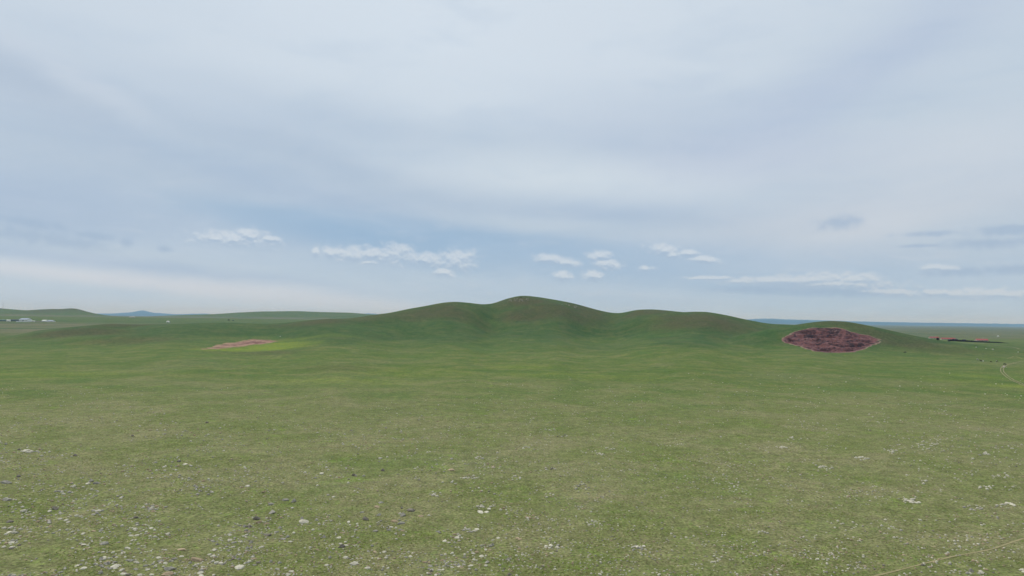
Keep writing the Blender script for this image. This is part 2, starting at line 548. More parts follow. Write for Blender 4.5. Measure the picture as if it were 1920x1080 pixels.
# ---- ground material
def ground_mat():
    m = bpy.data.materials.new('grassland')
    m.use_nodes = True
    g = NT(m.node_tree)
    bs = g.n['Principled BSDF']
    pos = g.node('ShaderNodeNewGeometry').outputs['Position']
    atn = g.node('ShaderNodeAttribute', attribute_name='cover')
    r_, l_, h_ = g.sep(atn.outputs['Color'])
    midg = atn.outputs['Alpha']
    nL = g.noise(pos, 0.008, 4, 0.55, 0.5)
    nM = g.noise(pos, 0.045, 5, 0.6, 0.6)
    nS = g.noise(pos, 0.33, 4, 0.62, 0.3)
    nF = g.noise(pos, 2.1, 3, 0.65)
    nT = g.noise(g.vmath('ADD', pos, (311.0, 77.0, 5.0)), 0.12, 5, 0.62, 0.8)
    nU = g.noise(g.vmath('ADD', pos, (-911.0, 277.0, 5.0)), 0.55, 4, 0.6, 0.4)
    near = g.cramp(g.ramp(nM, 0.3, 0.7), [(0.0, lin(104, 112, 62)), (0.5, lin(114, 117, 74)), (1.0, lin(125, 122, 86))])
    mid = g.cramp(g.ramp(nM, 0.3, 0.7), [(0.0, lin(76, 98, 42)), (0.5, lin(88, 104, 47)), (1.0, lin(104, 111, 60))])
    hill = g.cramp(g.ramp(nM, 0.3, 0.7), [(0.0, lin(52, 81, 38)), (0.5, lin(62, 86, 42)), (1.0, lin(78, 91, 50))])  # hill green, darkened to carry the cloud shade lying over the hills
    c = g.mix(midg, near, mid)
    c = g.mix(h_, c, hill)
    # dry, greyish or tan swathes
    c = g.mix(g.math('MULTIPLY', g.ramp(nL, 0.50, 0.72), g.ramp(h_, 0.0, 0.8, 0.4, 0.06)), c, lin(116, 116, 82))
    c = g.mix(g.math('MULTIPLY', g.ramp(nT, 0.56, 0.74), g.ramp(h_, 0.0, 0.8, 0.40, 0.08)), c, lin(132, 124, 90))
    # mid-scale streaks of drier and fresher grass
    nK = g.noise(g.vmath('ADD', pos, (1311.0, -477.0, 5.0)), 0.026, 6, 0.62, 1.0)
    kk = g.ramp(h_, 0.0, 1.0, 0.75, 0.30)
    c = g.mix(g.math('MULTIPLY', g.ramp(nK, 0.52, 0.70), g.math('MULTIPLY', kk, 0.7)), c, lin(118, 118, 78))
    c = g.mix(g.math('MULTIPLY', g.math('MULTIPLY', g.ramp(nK, 0.46, 0.30), kk), g.ramp(midg, 0.0, 1.0, 0.25, 0.9)), c, lin(76, 104, 46))
    far_ = g.node('ShaderNodeAttribute', attribute_name='plain').outputs['Fac']
    nP = g.noise(g.vmath('MULTIPLY', pos, (0.4, 1.0, 1.0)), 0.006, 5, 0.6, 0.6)
    c = g.mix(far_, c, g.cramp(g.ramp(nP, 0.35, 0.65), [(0.0, lin(74, 92, 56)), (0.45, lin(92, 98, 66)), (0.7, lin(112, 106, 82)), (1.0, lin(84, 100, 62))]))
    # fresh green blotches
    c = g.mix(g.math('MULTIPLY', g.ramp(nT, 0.42, 0.26), g.ramp(h_, 0.0, 0.8, 0.55, 0.12)), c, lin(108, 132, 48))
    c = g.mix(g.math('MULTIPLY', g.ramp(nL, 0.42, 0.28), g.ramp(midg, 0.0, 1.0, 0.12, 0.4)), c, lin(76, 104, 46))
    c = g.mix(g.math('MULTIPLY', g.ramp(nU, 0.60, 0.74), g.ramp(h_, 0.0, 0.6, 0.5, 0.1)), c, lin(116, 138, 58))
    nV = g.noise(g.vmath('ADD', pos, (71.0, -27.0, 5.0)), 1.3, 4, 0.62, 0.2)
    kn = g.ramp(midg, 0.0, 1.0, 1.0, 0.35)
    c = g.mix(g.math('MULTIPLY', g.ramp(nV, 0.56, 0.68), g.math('MULTIPLY', kn, 0.55)), c, lin(146, 136, 106))
    c = g.mix(g.math('MULTIPLY', g.ramp(nV, 0.44, 0.34), g.math('MULTIPLY', kn, 0.5)), c, lin(92, 118, 50))
    # brown dry crests
    rb = g.math('MULTIPLY', r_, g.ramp(nM, 0.25, 0.60, 0.6, 1.0))
    c = g.mix(rb, c, g.mix(g.ramp(nS, 0.3, 0.7), lin(74, 71, 46), lin(86, 81, 58)))
    # vivid patches
    lv = g.math('MULTIPLY', l_, g.ramp(nM, 0.3, 0.6, 0.65, 1.0))
    c = g.mix(lv, c, g.mix(g.ramp(nT, 0.4, 0.6), lin(128, 138, 44), lin(104, 128, 44)))
    # grain of tussocks
    gr = g.math('MULTIPLY', g.ramp(nS, 0.25, 0.75, 0.70, 1.30, smooth=False), g.ramp(nF, 0.30, 0.70, 0.48, 1.52, smooth=False))
    c = g.mix(1.0, c, g.comb(gr, gr, gr), 'MULTIPLY')
    g.set(bs.inputs['Base Color'], c)
    bs.inputs['Roughness'].default_value = 0.95
    bs.inputs['Specular IOR Level'].default_value = 0.12
    b = g.node('ShaderNodeBump')
    b.inputs['Strength'].default_value = 0.55
    b.inputs['Distance'].default_value = 0.22
    g.set(b.inputs['Height'], g.math('ADD', g.math('MULTIPLY', nF, 0.6), nS))
    g.l.new(b.outputs[0], bs.inputs['Normal'])
    return m


M_ground = ground_mat()


def simple_mat(name, c, rough=0.8, var=0.18, scale=3.0, spec=0.3, bump=0.0, c2=None, metal=0.0):
    m = bpy.data.materials.new(name)
    m.use_nodes = True
    g = NT(m.node_tree)
    bs = g.n['Principled BSDF']
    pos = g.node('ShaderNodeTexCoord').outputs['Object']
    n = g.noise(pos, scale, 4, 0.6, 0.3)
    if c2 is None:
        c2 = tuple(min(v * (1 + var) + 0.0, 1) for v in c[:3]) + (1,)
        c = tuple(v * (1 - var) for v in c[:3]) + (1,)
    g.set(bs.inputs['Base Color'], g.mix(g.ramp(n, 0.3, 0.7), c, c2))
    bs.inputs['Roughness'].default_value = rough
    bs.inputs['Metallic'].default_value = metal
    bs.inputs['Specular IOR Level'].default_value = spec
    if bump:
        b = g.node('ShaderNodeBump')
        b.inputs['Strength'].default_value = 0.6
        b.inputs['Distance'].default_value = bump
        g.set(b.inputs['Height'], n)
        g.l.new(b.outputs[0], bs.inputs['Normal'])
    return m


# ---- ground mesh: one sheet, finer where the view needs it
RMAX = 40000.0
rows = np.exp(np.linspace(math.log(6.0), math.log(RMAX), 620))
rows = np.unique(np.concatenate([[0.5, 2.0, 4.0], rows, np.arange(640, 960, 1.6), np.arange(960, 1400, 3.0)]))
front_a = np.linspace(R(-41), R(41), 1150)
side_a = np.linspace(R(41), R(360 - 41), 150)[1:-1]
ang = np.concatenate([front_a, side_a])
AA, RR = np.meshgrid(ang, rows)
# rows are straight across the view in front, circles behind
GX = np.sin(AA) * RR
GY = np.cos(AA) * RR
GZ = H(GX, GY)
na, nr = len(ang), len(rows)
V = np.stack([GX.ravel(), GY.ravel(), GZ.ravel()], 1)
idx = np.arange(na * nr).reshape(nr, na)
nx = np.roll(idx, -1, axis=1)
Fq = np.stack([idx[:-1], idx[1:], nx[1:], nx[:-1]], -1).reshape(-1, 4)
me = np_mesh('ground', V, Fq, M_ground)
# coverage attribute
gx, gy, gz = V[:, 0], V[:, 1], V[:, 2]
n1_ = fbm(gx / 70, gy / 70, 4, 21); n2_ = fbm(gx / 25, gy / 40, 3, 31)
brown = np.zeros(len(V)); lush = np.zeros(len(V))
for (px, py, rx, ry, s_) in [
        (830, 582, 60, 12, .8), (760, 592, 80, 8, .6), (985, 563, 55, 8, .95), (1000, 588, 60, 12, .85), (1050, 578, 60, 10, .8), (1100, 583, 40, 8, .7),
        (1215, 585, 40, 4, .8), (1310, 597, 75, 12, .9), (1345, 600, 50, 10, .6), (1585, 606, 55, 4, .6), (1690, 640, 70, 14, .7), (1760, 655, 60, 9, .5),
        (150, 622, 80, 7, .75), (230, 640, 80, 7, .6), (240, 609, 55, 2.5, .8), (600, 603, 50, 4, .8), (690, 596, 50, 5, .5), (490, 661, 70, 4, .5),
        (640, 690, 60, 5, .4), (110, 581, 50, 4, .6), (1330, 600, 120, 12, .35), (560, 607, 60, 3, .5)]:
    cx, cy_, ax, ay = ell(px, py, rx, ry)
    e = ((gx - cx) / ax) ** 2 + ((gy - cy_) / ay) ** 2
    m_ = e < 6
    brown[m_] = np.maximum(brown[m_], min(1, s_ * 0.88) * np.clip(1.5 * np.exp(-e[m_]) + 0.6 * n1_[m_] * np.exp(-e[m_] / 3), 0, 1))
for (px, py, rx, ry, s_) in [(985, 688, 60, 4, .32), (1060, 703, 130, 5, .22), (760, 700, 130, 8, .2), (1905, 724, 45, 4, .5), (1780, 714, 60, 4, .2),
                             (640, 712, 120, 6, .3), (1830, 705, 60, 5, .3), (90, 700, 160, 8, .3), (560, 636, 90, 3, .3)]:
    cx, cy_, ax, ay = ell(px, py, rx, ry)
    e = ((gx - cx) / ax) ** 2 + ((gy - cy_) / ay) ** 2
    m_ = e < 5
    lush[m_] = np.maximum(lush[m_], s_ * np.clip(np.exp(-e[m_]) * 1.2 + 0.5 * n2_[m_] * np.exp(-e[m_] / 2), 0, 1))
m_ = (gy > 500) & (gy < 1100) & (gx < 0) & (gx > -600)
s_ = sdist(gx[m_], gy[m_], LUSH)
lush[m_] = np.maximum(lush[m_], sstep(s_ + 12 * n2_[m_] + 6 * n1_[m_], -22, 20) * .85 * (1 - 0.75 * sstep(960 + F_PX * gx[m_] / gy[m_], 500, 625)))
hillm = sstep(gz + 3 * n1_, 3.0, 11.0) * sstep(gy, 450, 700)  # where the hill green with its painted cloud shade applies
hillm = np.where(gy > 1600, hillm * (1 - 0.5 * sstep(gy, 1500, 2400)), hillm)
hillm = np.maximum(hillm, 0.55 * sstep(gy + 60 * n1_, 560, 760) * sstep(1500 - gy, 0, 500))
midm = sstep(gy + 70 * n1_ + 0.10 * np.abs(gx), 170, 420)
ca = np.stack([brown, lush, hillm, midm], 1).astype(np.float32)
plain = sstep(gy, 1350, 1900) * (1 - sstep(hillm, 0.1, 0.6) * (gx < 0) * (gy < 3200))
plain = np.where(gy > 3200, plain * (1 - sstep(gz, 27, 36)), plain)
plain = np.maximum(plain, sstep(gy + 90 * n1_, 900, 1300) * (gx < -350) * sstep(14 - gz, 0, 6))
pa = me.attributes.new('plain', 'FLOAT', 'POINT')
pa.data.foreach_set('value', plain.astype(np.float32))
att = me.attributes.new('cover', 'FLOAT_COLOR', 'POINT')
att.data.foreach_set('color', ca.ravel())
ground = link_mesh('ground', me)
tag(ground, kind='structure')


# ------------------------------------------------------------------ far ranges
def far_mat(name, c1, c2, scale):
    return simple_mat(name, c1, 0.95, 0.2, scale, 0.1, 0, c2)


def far_range(name, pts, D, depth, mat, jag=0.0, seed=1, sm=4):
    C = make_curve(pts, [(0, D)], sm)
    px = np.arange(pts[0][0] - 60, pts[-1][0] + 60, 2.0)
    ys = D + np.linspace(-depth, depth, 31)
    PX, YY = np.meshgrid(px, ys)
    X = (PX - 960) / F_PX * YY
    g, zc, _ = C
    zz = np.interp(PX, g, zc)
    zz = zz + jag * fbm(X / 260, YY / 400, 4, seed) * (zz > 3)
    t = (YY - D) / depth
    Z = zz * np.clip(1 - np.abs(t) ** 1.6, 0, 1) * (1 + 0.15 * fbm(X / 900, YY / 500, 3, seed + 5) * (np.abs(t) > 0.1)) - 1.0
    n0, n1 = PX.shape
    idx = np.arange(n0 * n1).reshape(n0, n1)
    Fq = np.stack([idx[:-1, :-1], idx[:-1, 1:], idx[1:, 1:], idx[1:, :-1]], -1).reshape(-1, 4)
    o = link_mesh(name, np_mesh(name, np.stack([X.ravel(), YY.ravel(), Z.ravel()], 1), Fq, mat))
    tag(o, kind='structure')
    return o


M_far = far_mat('distant_steppe_forest', lin(38, 60, 56), lin(50, 72, 62), 0.004)
far_range('distant_mountain', [(100, 591), (150, 589), (185, 588), (215, 587.6), (235, 586.8), (250, 585.6), (258, 583.6), (264, 582), (272, 582), (280, 584.5),
          (290, 586.5), (310, 588), (330, 589.3), (360, 588.3), (385, 588.0), (400, 589.3), (430, 591), (520, 592), (660, 590.5), (690, 588.3), (702, 588), (715, 589.5), (780, 594)],
          34000, 3600, M_far, 8, 3, 3)
far_range('distant_ridge', [(1360, 601), (1430, 600.0), (1470, 601), (1550, 602.6), (1640, 604.0), (1720, 605), (1800, 606), (1920, 607.8), (2100, 610)],
          31000, 2200, M_far, 24.0, 9, 2)
far_range('distant_ridge', [(1340, 600), (1400, 599), (1430, 597.3), (1450, 597.8), (1470, 598.7), (1510, 599.6), (1600, 602.3), (1700, 604.6), (1920, 608)],
          37000, 1800, M_far, 10.0, 19, 2)


# ------------------------------------------------------------------ dug pits
def earth_mat(name, red, dark, pale, rim):
    m = bpy.data.materials.new(name)
    m.use_nodes = True
    g = NT(m.node_tree)
    bs = g.n['Principled BSDF']
    pos = g.node('ShaderNodeNewGeometry').outputs['Position']
    nA = g.noise(pos, 0.055, 5, 0.62, 1.6)
    nB = g.noise(pos, 0.5, 5, 0.7, 0.6)
    nC = g.noise(g.vmath('ADD', pos, (55.0, 9.0, 3.0)), 0.14, 5, 0.65, 1.0)
    edge = g.node('ShaderNodeAttribute', attribute_name='edge').outputs['Fac']
    c = g.mix(g.ramp(nB, 0.3, 0.7), red, tuple(v * 1.35 for v in red[:3]) + (1,))
    c = g.mix(g.math('MULTIPLY', g.ramp(nA, 0.47, 0.60), 0.9), c, dark)
    c = g.mix(g.math('MULTIPLY', g.ramp(nC, 0.56, 0.68), 0.7), c, pale)
    c = g.mix(g.math('MULTIPLY', g.ramp(nB, 0.66, 0.8), 0.6), c, lin(176, 160, 152))
    c = g.mix(g.math('MULTIPLY', edge, g.ramp(nA, 0.35, 0.6, 0.0, 0.9)), c, rim)
    g.set(bs.inputs['Base Color'], c)
    bs.inputs['Roughness'].default_value = 0.95
    bs.inputs['Specular IOR Level'].default_value = 0.1
    b = g.node('ShaderNodeBump')
    b.inputs['Strength'].default_value = 0.9
    b.inputs['Distance'].default_value = 0.8
    g.set(b.inputs['Height'], nB)
    g.l.new(b.outputs[0], bs.inputs['Normal'])
    return m


def bare_patch(name, P_, step, depth, rough, mat, seed, rim_w, wob):
    x0, y0 = P_.min(0) - 3; x1, y1 = P_.max(0) + 3
    X, Y = np.meshgrid(np.arange(x0, x1, step), np.arange(y0, y1, step))
    sd_ = sdist(X, Y, P_) + wob * fbm(X / 11, Y / 11, 4, seed)
    z0 = H0(X, Y)
    rn = fbm(X / 22, Y / 14, 5, seed + 1, 0.6)
    rg = 1 - np.abs(fbm(X / 13, Y / 9, 4, seed + 4, 0.55)) * 2.2
    ins = sstep(sd_, 2, 10)
    Z = z0 + 0.16 - depth * ins * (0.75 + 0.25 * rn) + ins * rough * (1.0 * rn + 0.7 * rg - 0.2)
    q = (z0 + 1.6 * rn) / 4.2                   # worked ledges along the slope
    fq = q - np.floor(q)
    Z = Z + ins * (rough if rough > 1 else 0.0) * 1.5 * (sstep(fq, 0.62, 0.92) - fq) * (0.35 + 0.9 * np.clip(vnoise(X / 17, Y / 30, seed + 2), 0, 1))
    Z = Z + 0.35 * rough * ins * fbm(X / 2.3, Y / 2.3, 3, seed + 9)
    Z = np.where(sd_ < 1.2, z0 + 0.16 - 0.25 * sstep(-sd_, -1.2, 1.0), Z)
    keep = sd_ > -0.6
    n0, n1 = X.shape
    idx = np.arange(n0 * n1).reshape(n0, n1)
    kf = keep[:-1, :-1] & keep[1:, :-1] & keep[:-1, 1:] & keep[1:, 1:]
    Fq = np.stack([idx[:-1, :-1], idx[:-1, 1:], idx[1:, 1:], idx[1:, :-1]], -1)[kf]
    used = np.unique(Fq)
    rem = np.full(n0 * n1, -1); rem[used] = np.arange(len(used))
    V = np.stack([X.ravel(), Y.ravel(), Z.ravel()], 1)[used]
    me = np_mesh(name, V, rem[Fq], mat)
    e = (1 - sstep(sd_, 0.3, rim_w)).ravel()[used]
    a = me.attributes.new('edge', 'FLOAT', 'POINT')
    a.data.foreach_set('value', e.astype(np.float32))
    return tag(link_mesh(name, me), kind='structure')


M_pit = earth_mat('red_earth', lin(106, 74, 72), lin(58, 46, 46), lin(146, 116, 112), lin(152, 138, 112))
M_scar = earth_mat('pale_red_earth', lin(148, 118, 102), lin(104, 70, 64), lin(184, 166, 140), lin(132, 126, 84))
bare_patch('bare_earth_pit', PIT, 0.6, 4.0, 2.6, M_pit, 41, 2.6, 4.0)
bare_patch('bare_earth_patch', SCAR, 0.8, -0.1, 0.3, M_scar, 61, 8.0, 5.0)


# ------------------------------------------------------------------ tracks
def ribbon(name, pts, width, mat, lift=0.12, gap=None, seed=0):
    W = at_many([p[0] for p in pts], [p[1] for p in pts])[:, :2]
    # Catmull-Rom
    P_ = np.vstack([2 * W[0] - W[1], W, 2 * W[-1] - W[-2]])
    out = []
    for i in range(1, len(P_) - 2):
        n = max(4, int(np.linalg.norm(P_[i + 1] - P_[i]) / 2.0))
        for k in range(n):
            t = k / n
            out.append(0.5 * ((2 * P_[i]) + (-P_[i - 1] + P_[i + 1]) * t + (2 * P_[i - 1] - 5 * P_[i] + 4 * P_[i + 1] - P_[i + 2]) * t * t +
                              (-P_[i - 1] + 3 * P_[i] - 3 * P_[i + 1] + P_[i + 2]) * t ** 3))
    out = np.array(out)
    T = np.gradient(out, axis=0); T /= np.linalg.norm(T, axis=1)[:, None] + 1e-9
    Nn = np.stack([-T[:, 1], T[:, 0]], 1)
    s_ = np.cumsum(np.r_[0, np.linalg.norm(np.diff(out, axis=0), axis=1)])
    out = out + Nn * (0.5 * width * fbm(s_ / 9, s_ * 0 + seed, 3, 71 + seed))[:, None]
    vs, fs = [], []
    lanes = [0.0] if gap is None else [-gap / 2, gap / 2]
    for L in lanes:
        wv = width / 2 * (0.75 + 0.5 * vnoise(s_ / 3.0, s_ * 0 + L + seed, 5))
        a = out + Nn * (L + wv)[:, None]; b = out + Nn * (L - wv)[:, None]
        za = H(a[:, 0], a[:, 1]) + lift; zb = H(b[:, 0], b[:, 1]) + lift
        o0 = len(vs)
        for k in range(len(out)):
            vs.append((a[k, 0], a[k, 1], za[k])); vs.append((b[k, 0], b[k, 1], zb[k]))
            if k:
                j = o0 + 2 * k
                fs.append((j - 2, j - 1, j + 1, j))
    me = mesh_from(name, vs, fs, mat, True)
    return tag(link_mesh(name, me), kind='structure')


M_track = simple_mat('dry_track_soil', lin(156, 144, 116), 0.95, 0.15, 0.6, 0.1, 0, lin(128, 124, 90))
M_trail = simple_mat('trodden_grass', lin(158, 148, 112), 0.95, 0.15, 0.6, 0.1, 0, lin(136, 130, 92))
ribbon('dirt_track', [(1960, 672), (1915, 677.5), (1898, 682), (1884, 686), (1878.5, 692), (1882, 700), (1893, 709), (1910, 718), (1935, 728), (1980, 745)], 0.55, M_track, 0.10, 1.6, 1)
ribbon('dirt_track', [(1850, 646.5), (1880, 649), (1905, 652.5), (1925, 657), (1960, 662)], 0.8, M_track, 0.14, 1.9, 2)
ribbon('footpath', [(1736, 676.5), (1762, 676.8), (1790, 677), (1822, 677.2)], 0.35, M_trail, 0.12, None, 3)
ribbon('footpath', [(1889, 672.5), (1897, 670), (1904, 668.4), (1918, 673)], 0.6, M_trail, 0.12, None, 4)
ribbon('footpath', [(1610, 1088), (1650, 1078), (1720, 1060), (1760, 1050), (1800, 1041), (1860, 1029), (1905, 1014), (1960, 1000)], 0.34, M_trail, 0.03, None, 5)
ribbon('footpath', [(560, 842), (640, 838), (740, 828), (845, 817), (880, 812), (915, 803), (945, 796), (975, 786)], 0.22, M_trail, 0.04, None, 6)


# ------------------------------------------------------------------ rocks
def rock_mesh(name, seed, flat, pointy, mat):
    import bmesh
    rnd = random.Random(seed)
    bm = bmesh.new()
    bmesh.ops.create_icosphere(bm, subdivisions=3, radius=1.0)
    planes = []
    for _ in range(11):
        v = Vector((rnd.gauss(0, 1), rnd.gauss(0, 1), rnd.gauss(0, .8))).normalized()
        planes.append((v, rnd.uniform(0.55, 0.9)))
    sx_, sy_ = rnd.uniform(0.8, 1.15), rnd.uniform(0.6, 0.95)
    ox = rnd.uniform(0, 100)
    for v in bm.verts:
        p = v.co.copy()
        for (n, d) in planes:                   # chip flat faces
            k = p.dot(n) - d
            if k > 0:
                p -= n * k * 0.92
        nn = float(fbm(np.array([p.x * 2.1 + ox]), np.array([p.y * 2.1 + p.z * 2.7 + ox]), 4, seed)[0])
        p *= 1 + 0.16 * nn
        if pointy and p.z > 0:
            p.z *= 1.25; p.x *= 1 - 0.3 * p.z; p.y *= 1 - 0.25 * p.z
        v.co = Vector((p.x * sx_, p.y * sy_, p.z * flat))
    for f in bm.faces:
        f.smooth = False
    me = bpy.data.meshes.new(name)
    bm.to_mesh(me); bm.free()
    me.materials.append(mat)
    return me


def rock_mat(name, c1, c2, lichen):
    m = bpy.data.materials.new(name)
    m.use_nodes = True
    g = NT(m.node_tree)
    bs = g.n['Principled BSDF']
    pos = g.node('ShaderNodeTexCoord').outputs['Object']
    rnd = g.node('ShaderNodeObjectInfo').outputs['Random']
    p2 = g.vmath('ADD', pos, g.comb(rnd, rnd, rnd))
    n = g.noise(p2, 2.2, 5, 0.65, 0.4)
    n2 = g.noise(p2, 7.0, 4, 0.7)
    c = g.mix(g.ramp(n, 0.35, 0.65), c1, c2)
    c = g.mix(g.math('MULTIPLY', g.ramp(n2, 0.55, 0.7), 0.6), c, lichen)
    v = g.ramp(rnd, 0, 1, 0.82, 1.15, smooth=False)
    c = g.mix(1.0, c, g.comb(v, v, v), 'MULTIPLY')
    wp = g.node('ShaderNodeNewGeometry').outputs['Position']
    v2 = g.ramp(g.noise(wp, 0.45, 2, 0.5), 0.3, 0.7, 0.72, 1.12, smooth=False)
    c = g.mix(1.0, c, g.comb(v2, v2, v2), 'MULTIPLY')
    g.set(bs.inputs['Base Color'], c)
    bs.inputs['Roughness'].default_value = 0.9
    bs.inputs['Specular IOR Level'].default_value = 0.2
    b = g.node('ShaderNodeBump')
    b.inputs['Strength'].default_value = 0.7
    b.inputs['Distance'].default_value = 0.08
    g.set(b.inputs['Height'], n2)
    g.l.new(b.outputs[0], bs.inputs['Normal'])
    return m


RM = {
    'pale': rock_mat('pale_stone', lin(196, 190, 168), lin(212, 205, 184), lin(164, 158, 138)),
    'grey': rock_mat('grey_stone', lin(154, 149, 136), lin(176, 170, 156), lin(124, 120, 108)),
    'tan': rock_mat('tan_stone', lin(166, 146, 118), lin(180, 162, 134), lin(140, 128, 108)),
    'dark': rock_mat('dark_stone', lin(122, 115, 104), lin(144, 136, 122), lin(96, 92, 82)),
}
ROCKS = {}
for ck in RM:
    ROCKS[ck] = [rock_mesh('rock', 100 + 7 * k + 31 * len(ROCKS), (0.34, 0.42, 0.5, 0.62, 0.72)[k], k >= 3, RM[ck]) for k in range(5)]
FLATN = {'pale': (0, 1, 2), 'tan': (0, 1, 2), 'grey': (1, 2, 3, 4), 'dark': (2, 3, 4)}

specs = []      # (px, py, width px, colour, label, group, category)


def rk(px, py, wpx, c, label, group=None):
    specs.append((px, py, wpx, c, label, group, 'rock'))


# traced single boulders
rk(316, 1068, 22, 'grey', 'grey weathered boulder, upper of two at the bottom edge left of centre')
rk(317, 1077, 20, 'tan', 'flat tan boulder cut by the bottom edge, below the grey one')
rk(369, 1051, 24, 'tan', 'brown slanting slab with a dark right end near the bottom edge')
rk(341, 1031, 17, 'tan', 'tan and grey wedge-shaped boulder, lower left foreground')
rk(406, 1056, 13, 'pale', 'pale pointed stone right of the brown slanting slab')
rk(569, 979, 21, 'pale', 'largest whitish boulder, alone in the grass left of centre')
rk(566, 973, 9, 'grey', 'small grey stone behind the largest whitish boulder')
rk(536, 938, 15, 'grey', 'left one of two grey boulders standing side by side')
rk(551, 941, 13, 'grey', 'right one of two grey boulders standing side by side')
rk(510, 962, 14, 'grey', 'grey blocky boulder below the side-by-side pair')
rk(508, 946, 13, 'grey', 'low grey boulder left of the side-by-side pair')
rk(481, 974, 13, 'dark', 'brown boulder with a black shaded face, above a flat tan slab')
rk(485, 980, 15, 'tan', 'flat tan slab under the brown black-faced boulder')
rk(466, 988, 13, 'dark', 'flat dark boulder left of the flat tan slab')
rk(449, 986, 9, 'grey', 'small upright grey stone left of the flat dark boulder')
rk(503, 1004, 11, 'dark', 'dark upright stone below the flat tan slab')
rk(531, 1011, 12, 'grey', 'white-edged dark grey stone above a tan pebble')
rk(518, 998, 9, 'grey', 'small grey block between dark upright stone and whitish boulder')
rk(463, 1033, 10, 'grey', 'grey pink stone in a tan cluster near the bottom')
rk(450, 1064, 19, 'pale', 'wide flat pale slab at the bottom edge left of centre')
rk(477, 1048, 12, 'tan', 'tan slanting stone above the wide flat pale slab')
rk(477, 1060, 10, 'grey', 'grey stone right of the wide flat pale slab')
rk(525, 1056, 10, 'grey', 'grey stone by itself above the bottom edge, centre left')
rk(103, 955, 13, 'dark', 'dark grey boulder alone in the left foreground grass')
rk(254, 971, 11, 'dark', 'upright dark boulder below the ring of tan stones')
rk(195, 1020, 16, 'grey', 'grey crumbling boulder alone, far left lower foreground')
rk(301, 1053, 12, 'grey', 'grey stone just left above the tall pair at the bottom')
rk(189, 1075, 11, 'grey', 'grey stone with pale top at the bottom left edge')
rk(216, 1063, 14, 'pale', 'long pale flat stone near the bottom left edge')
rk(12, 906, 18, 'grey', 'long low grey boulder touching the left edge')
rk(35, 894, 8, 'dark', 'small dark stone just above the long grey boulder')
rk(12, 938, 18, 'grey', 'pale tipped flat boulder by the left edge')
rk(18, 979, 12, 'dark', 'dark stone among pale ones by the left edge')
rk(45, 959, 15, 'pale', 'whitish broken slab near the left edge')
rk(170, 903, 10, 'grey', 'grey topped stone at the left of a loose group of four')
rk(165, 908, 10, 'pale', 'flat whitish stone at the front of a loose group of four')
rk(181, 907, 12, 'grey', 'grey blue stone at the right of a loose group of four')
rk(141, 855, 9, 'dark', 'dark stone with pale top, upper left field')
rk(50, 847, 14, 'pale', 'pale flat rock strip high on the left')
rk(248, 818, 6, 'dark', 'black small stone high in the left field')
rk(335, 866, 8, 'dark', 'dark stone left of a pale flat one, upper left')
rk(348, 871, 10, 'pale', 'pale flat stone right of a dark one, upper left')
rk(388, 793, 7, 'dark', 'farthest dark stone in the upper middle left')
rk(771, 958, 17, 'dark', 'largest dark brown boulder, right of centre left field')
rk(755, 967, 14, 'grey', 'rounded pinkish grey boulder below left of the largest dark one')
rk(788, 968, 13, 'tan', 'flat tan slab below right of the largest dark boulder')
rk(804, 967, 8, 'pale', 'small pale round stone right of the flat tan slab')
rk(753, 953, 7, 'dark', 'small black stone left of the largest dark boulder')
rk(706, 951, 13, 'tan', 'flat tan boulder left of the dark ones')
rk(714, 943, 10, 'grey', 'peaked grey stone above the flat tan boulder')
rk(685, 975, 13, 'dark', 'long leaning brown boulder with dark side')
rk(679, 961, 10, 'grey', 'grey brown stone above the long leaning boulder')
rk(710, 966, 11, 'grey', 'grey wedge stone right of the long leaning boulder')
rk(752, 982, 17, 'grey', 'grey broken outcrop below the rounded pinkish boulder')
rk(741, 978, 16, 'tan', 'tan strip of rock left of the grey broken outcrop')
rk(704, 996, 12, 'grey', 'domed grey boulder below the long leaning one')
rk(641, 1026, 13, 'dark', 'dark shaded boulder with tan top, bottom centre left')
rk(648, 1046, 13, 'pale', 'white grey boulder near the bottom, centre left')
rk(665, 1058, 19, 'pale', 'wide whitish slab under the white grey boulder')
rk(619, 1046, 9, 'grey', 'small blue grey upright stone left of the white grey boulder')
rk(698, 1024, 8, 'grey', 'small leaning grey stone in bare grass')
rk(718, 883, 10, 'dark', 'dark grey stone in the middle distance')
rk(664, 892, 9, 'dark', 'dark brown stone left in the middle distance')
rk(847, 882, 16, 'tan', 'wide pinkish slab in the middle distance')
rk(847, 861, 8, 'grey', 'small grey stone above the wide pinkish slab')
rk(603, 889, 12, 'pale', 'pale grey peaked rock above a row of stones')
rk(495, 923, 10, 'tan', 'tan tilted stone among small grey ones')
rk(464, 912, 11, 'pale', 'white stone next to grey ones, left field')
rk(713, 860, 11, 'pale', 'flat long pale stone high in the centre left')


def heap(px, py, sx_, sy_, n, size, cols, what, group):
    rnd = random.Random(int(px * 13 + py))
    for k in range(min(16, int(n * 1.35)) if px > 700 else n):
        a = rnd.uniform(0, 6.283); r = 1.15 * rnd.random() ** 0.5
        rk(px + math.cos(a) * r * sx_, py + math.sin(a) * r * sy_, size * (1.3 if px < 700 else 1.35) * rnd.uniform(0.45, 1.2), rnd.choice(cols), what, group)


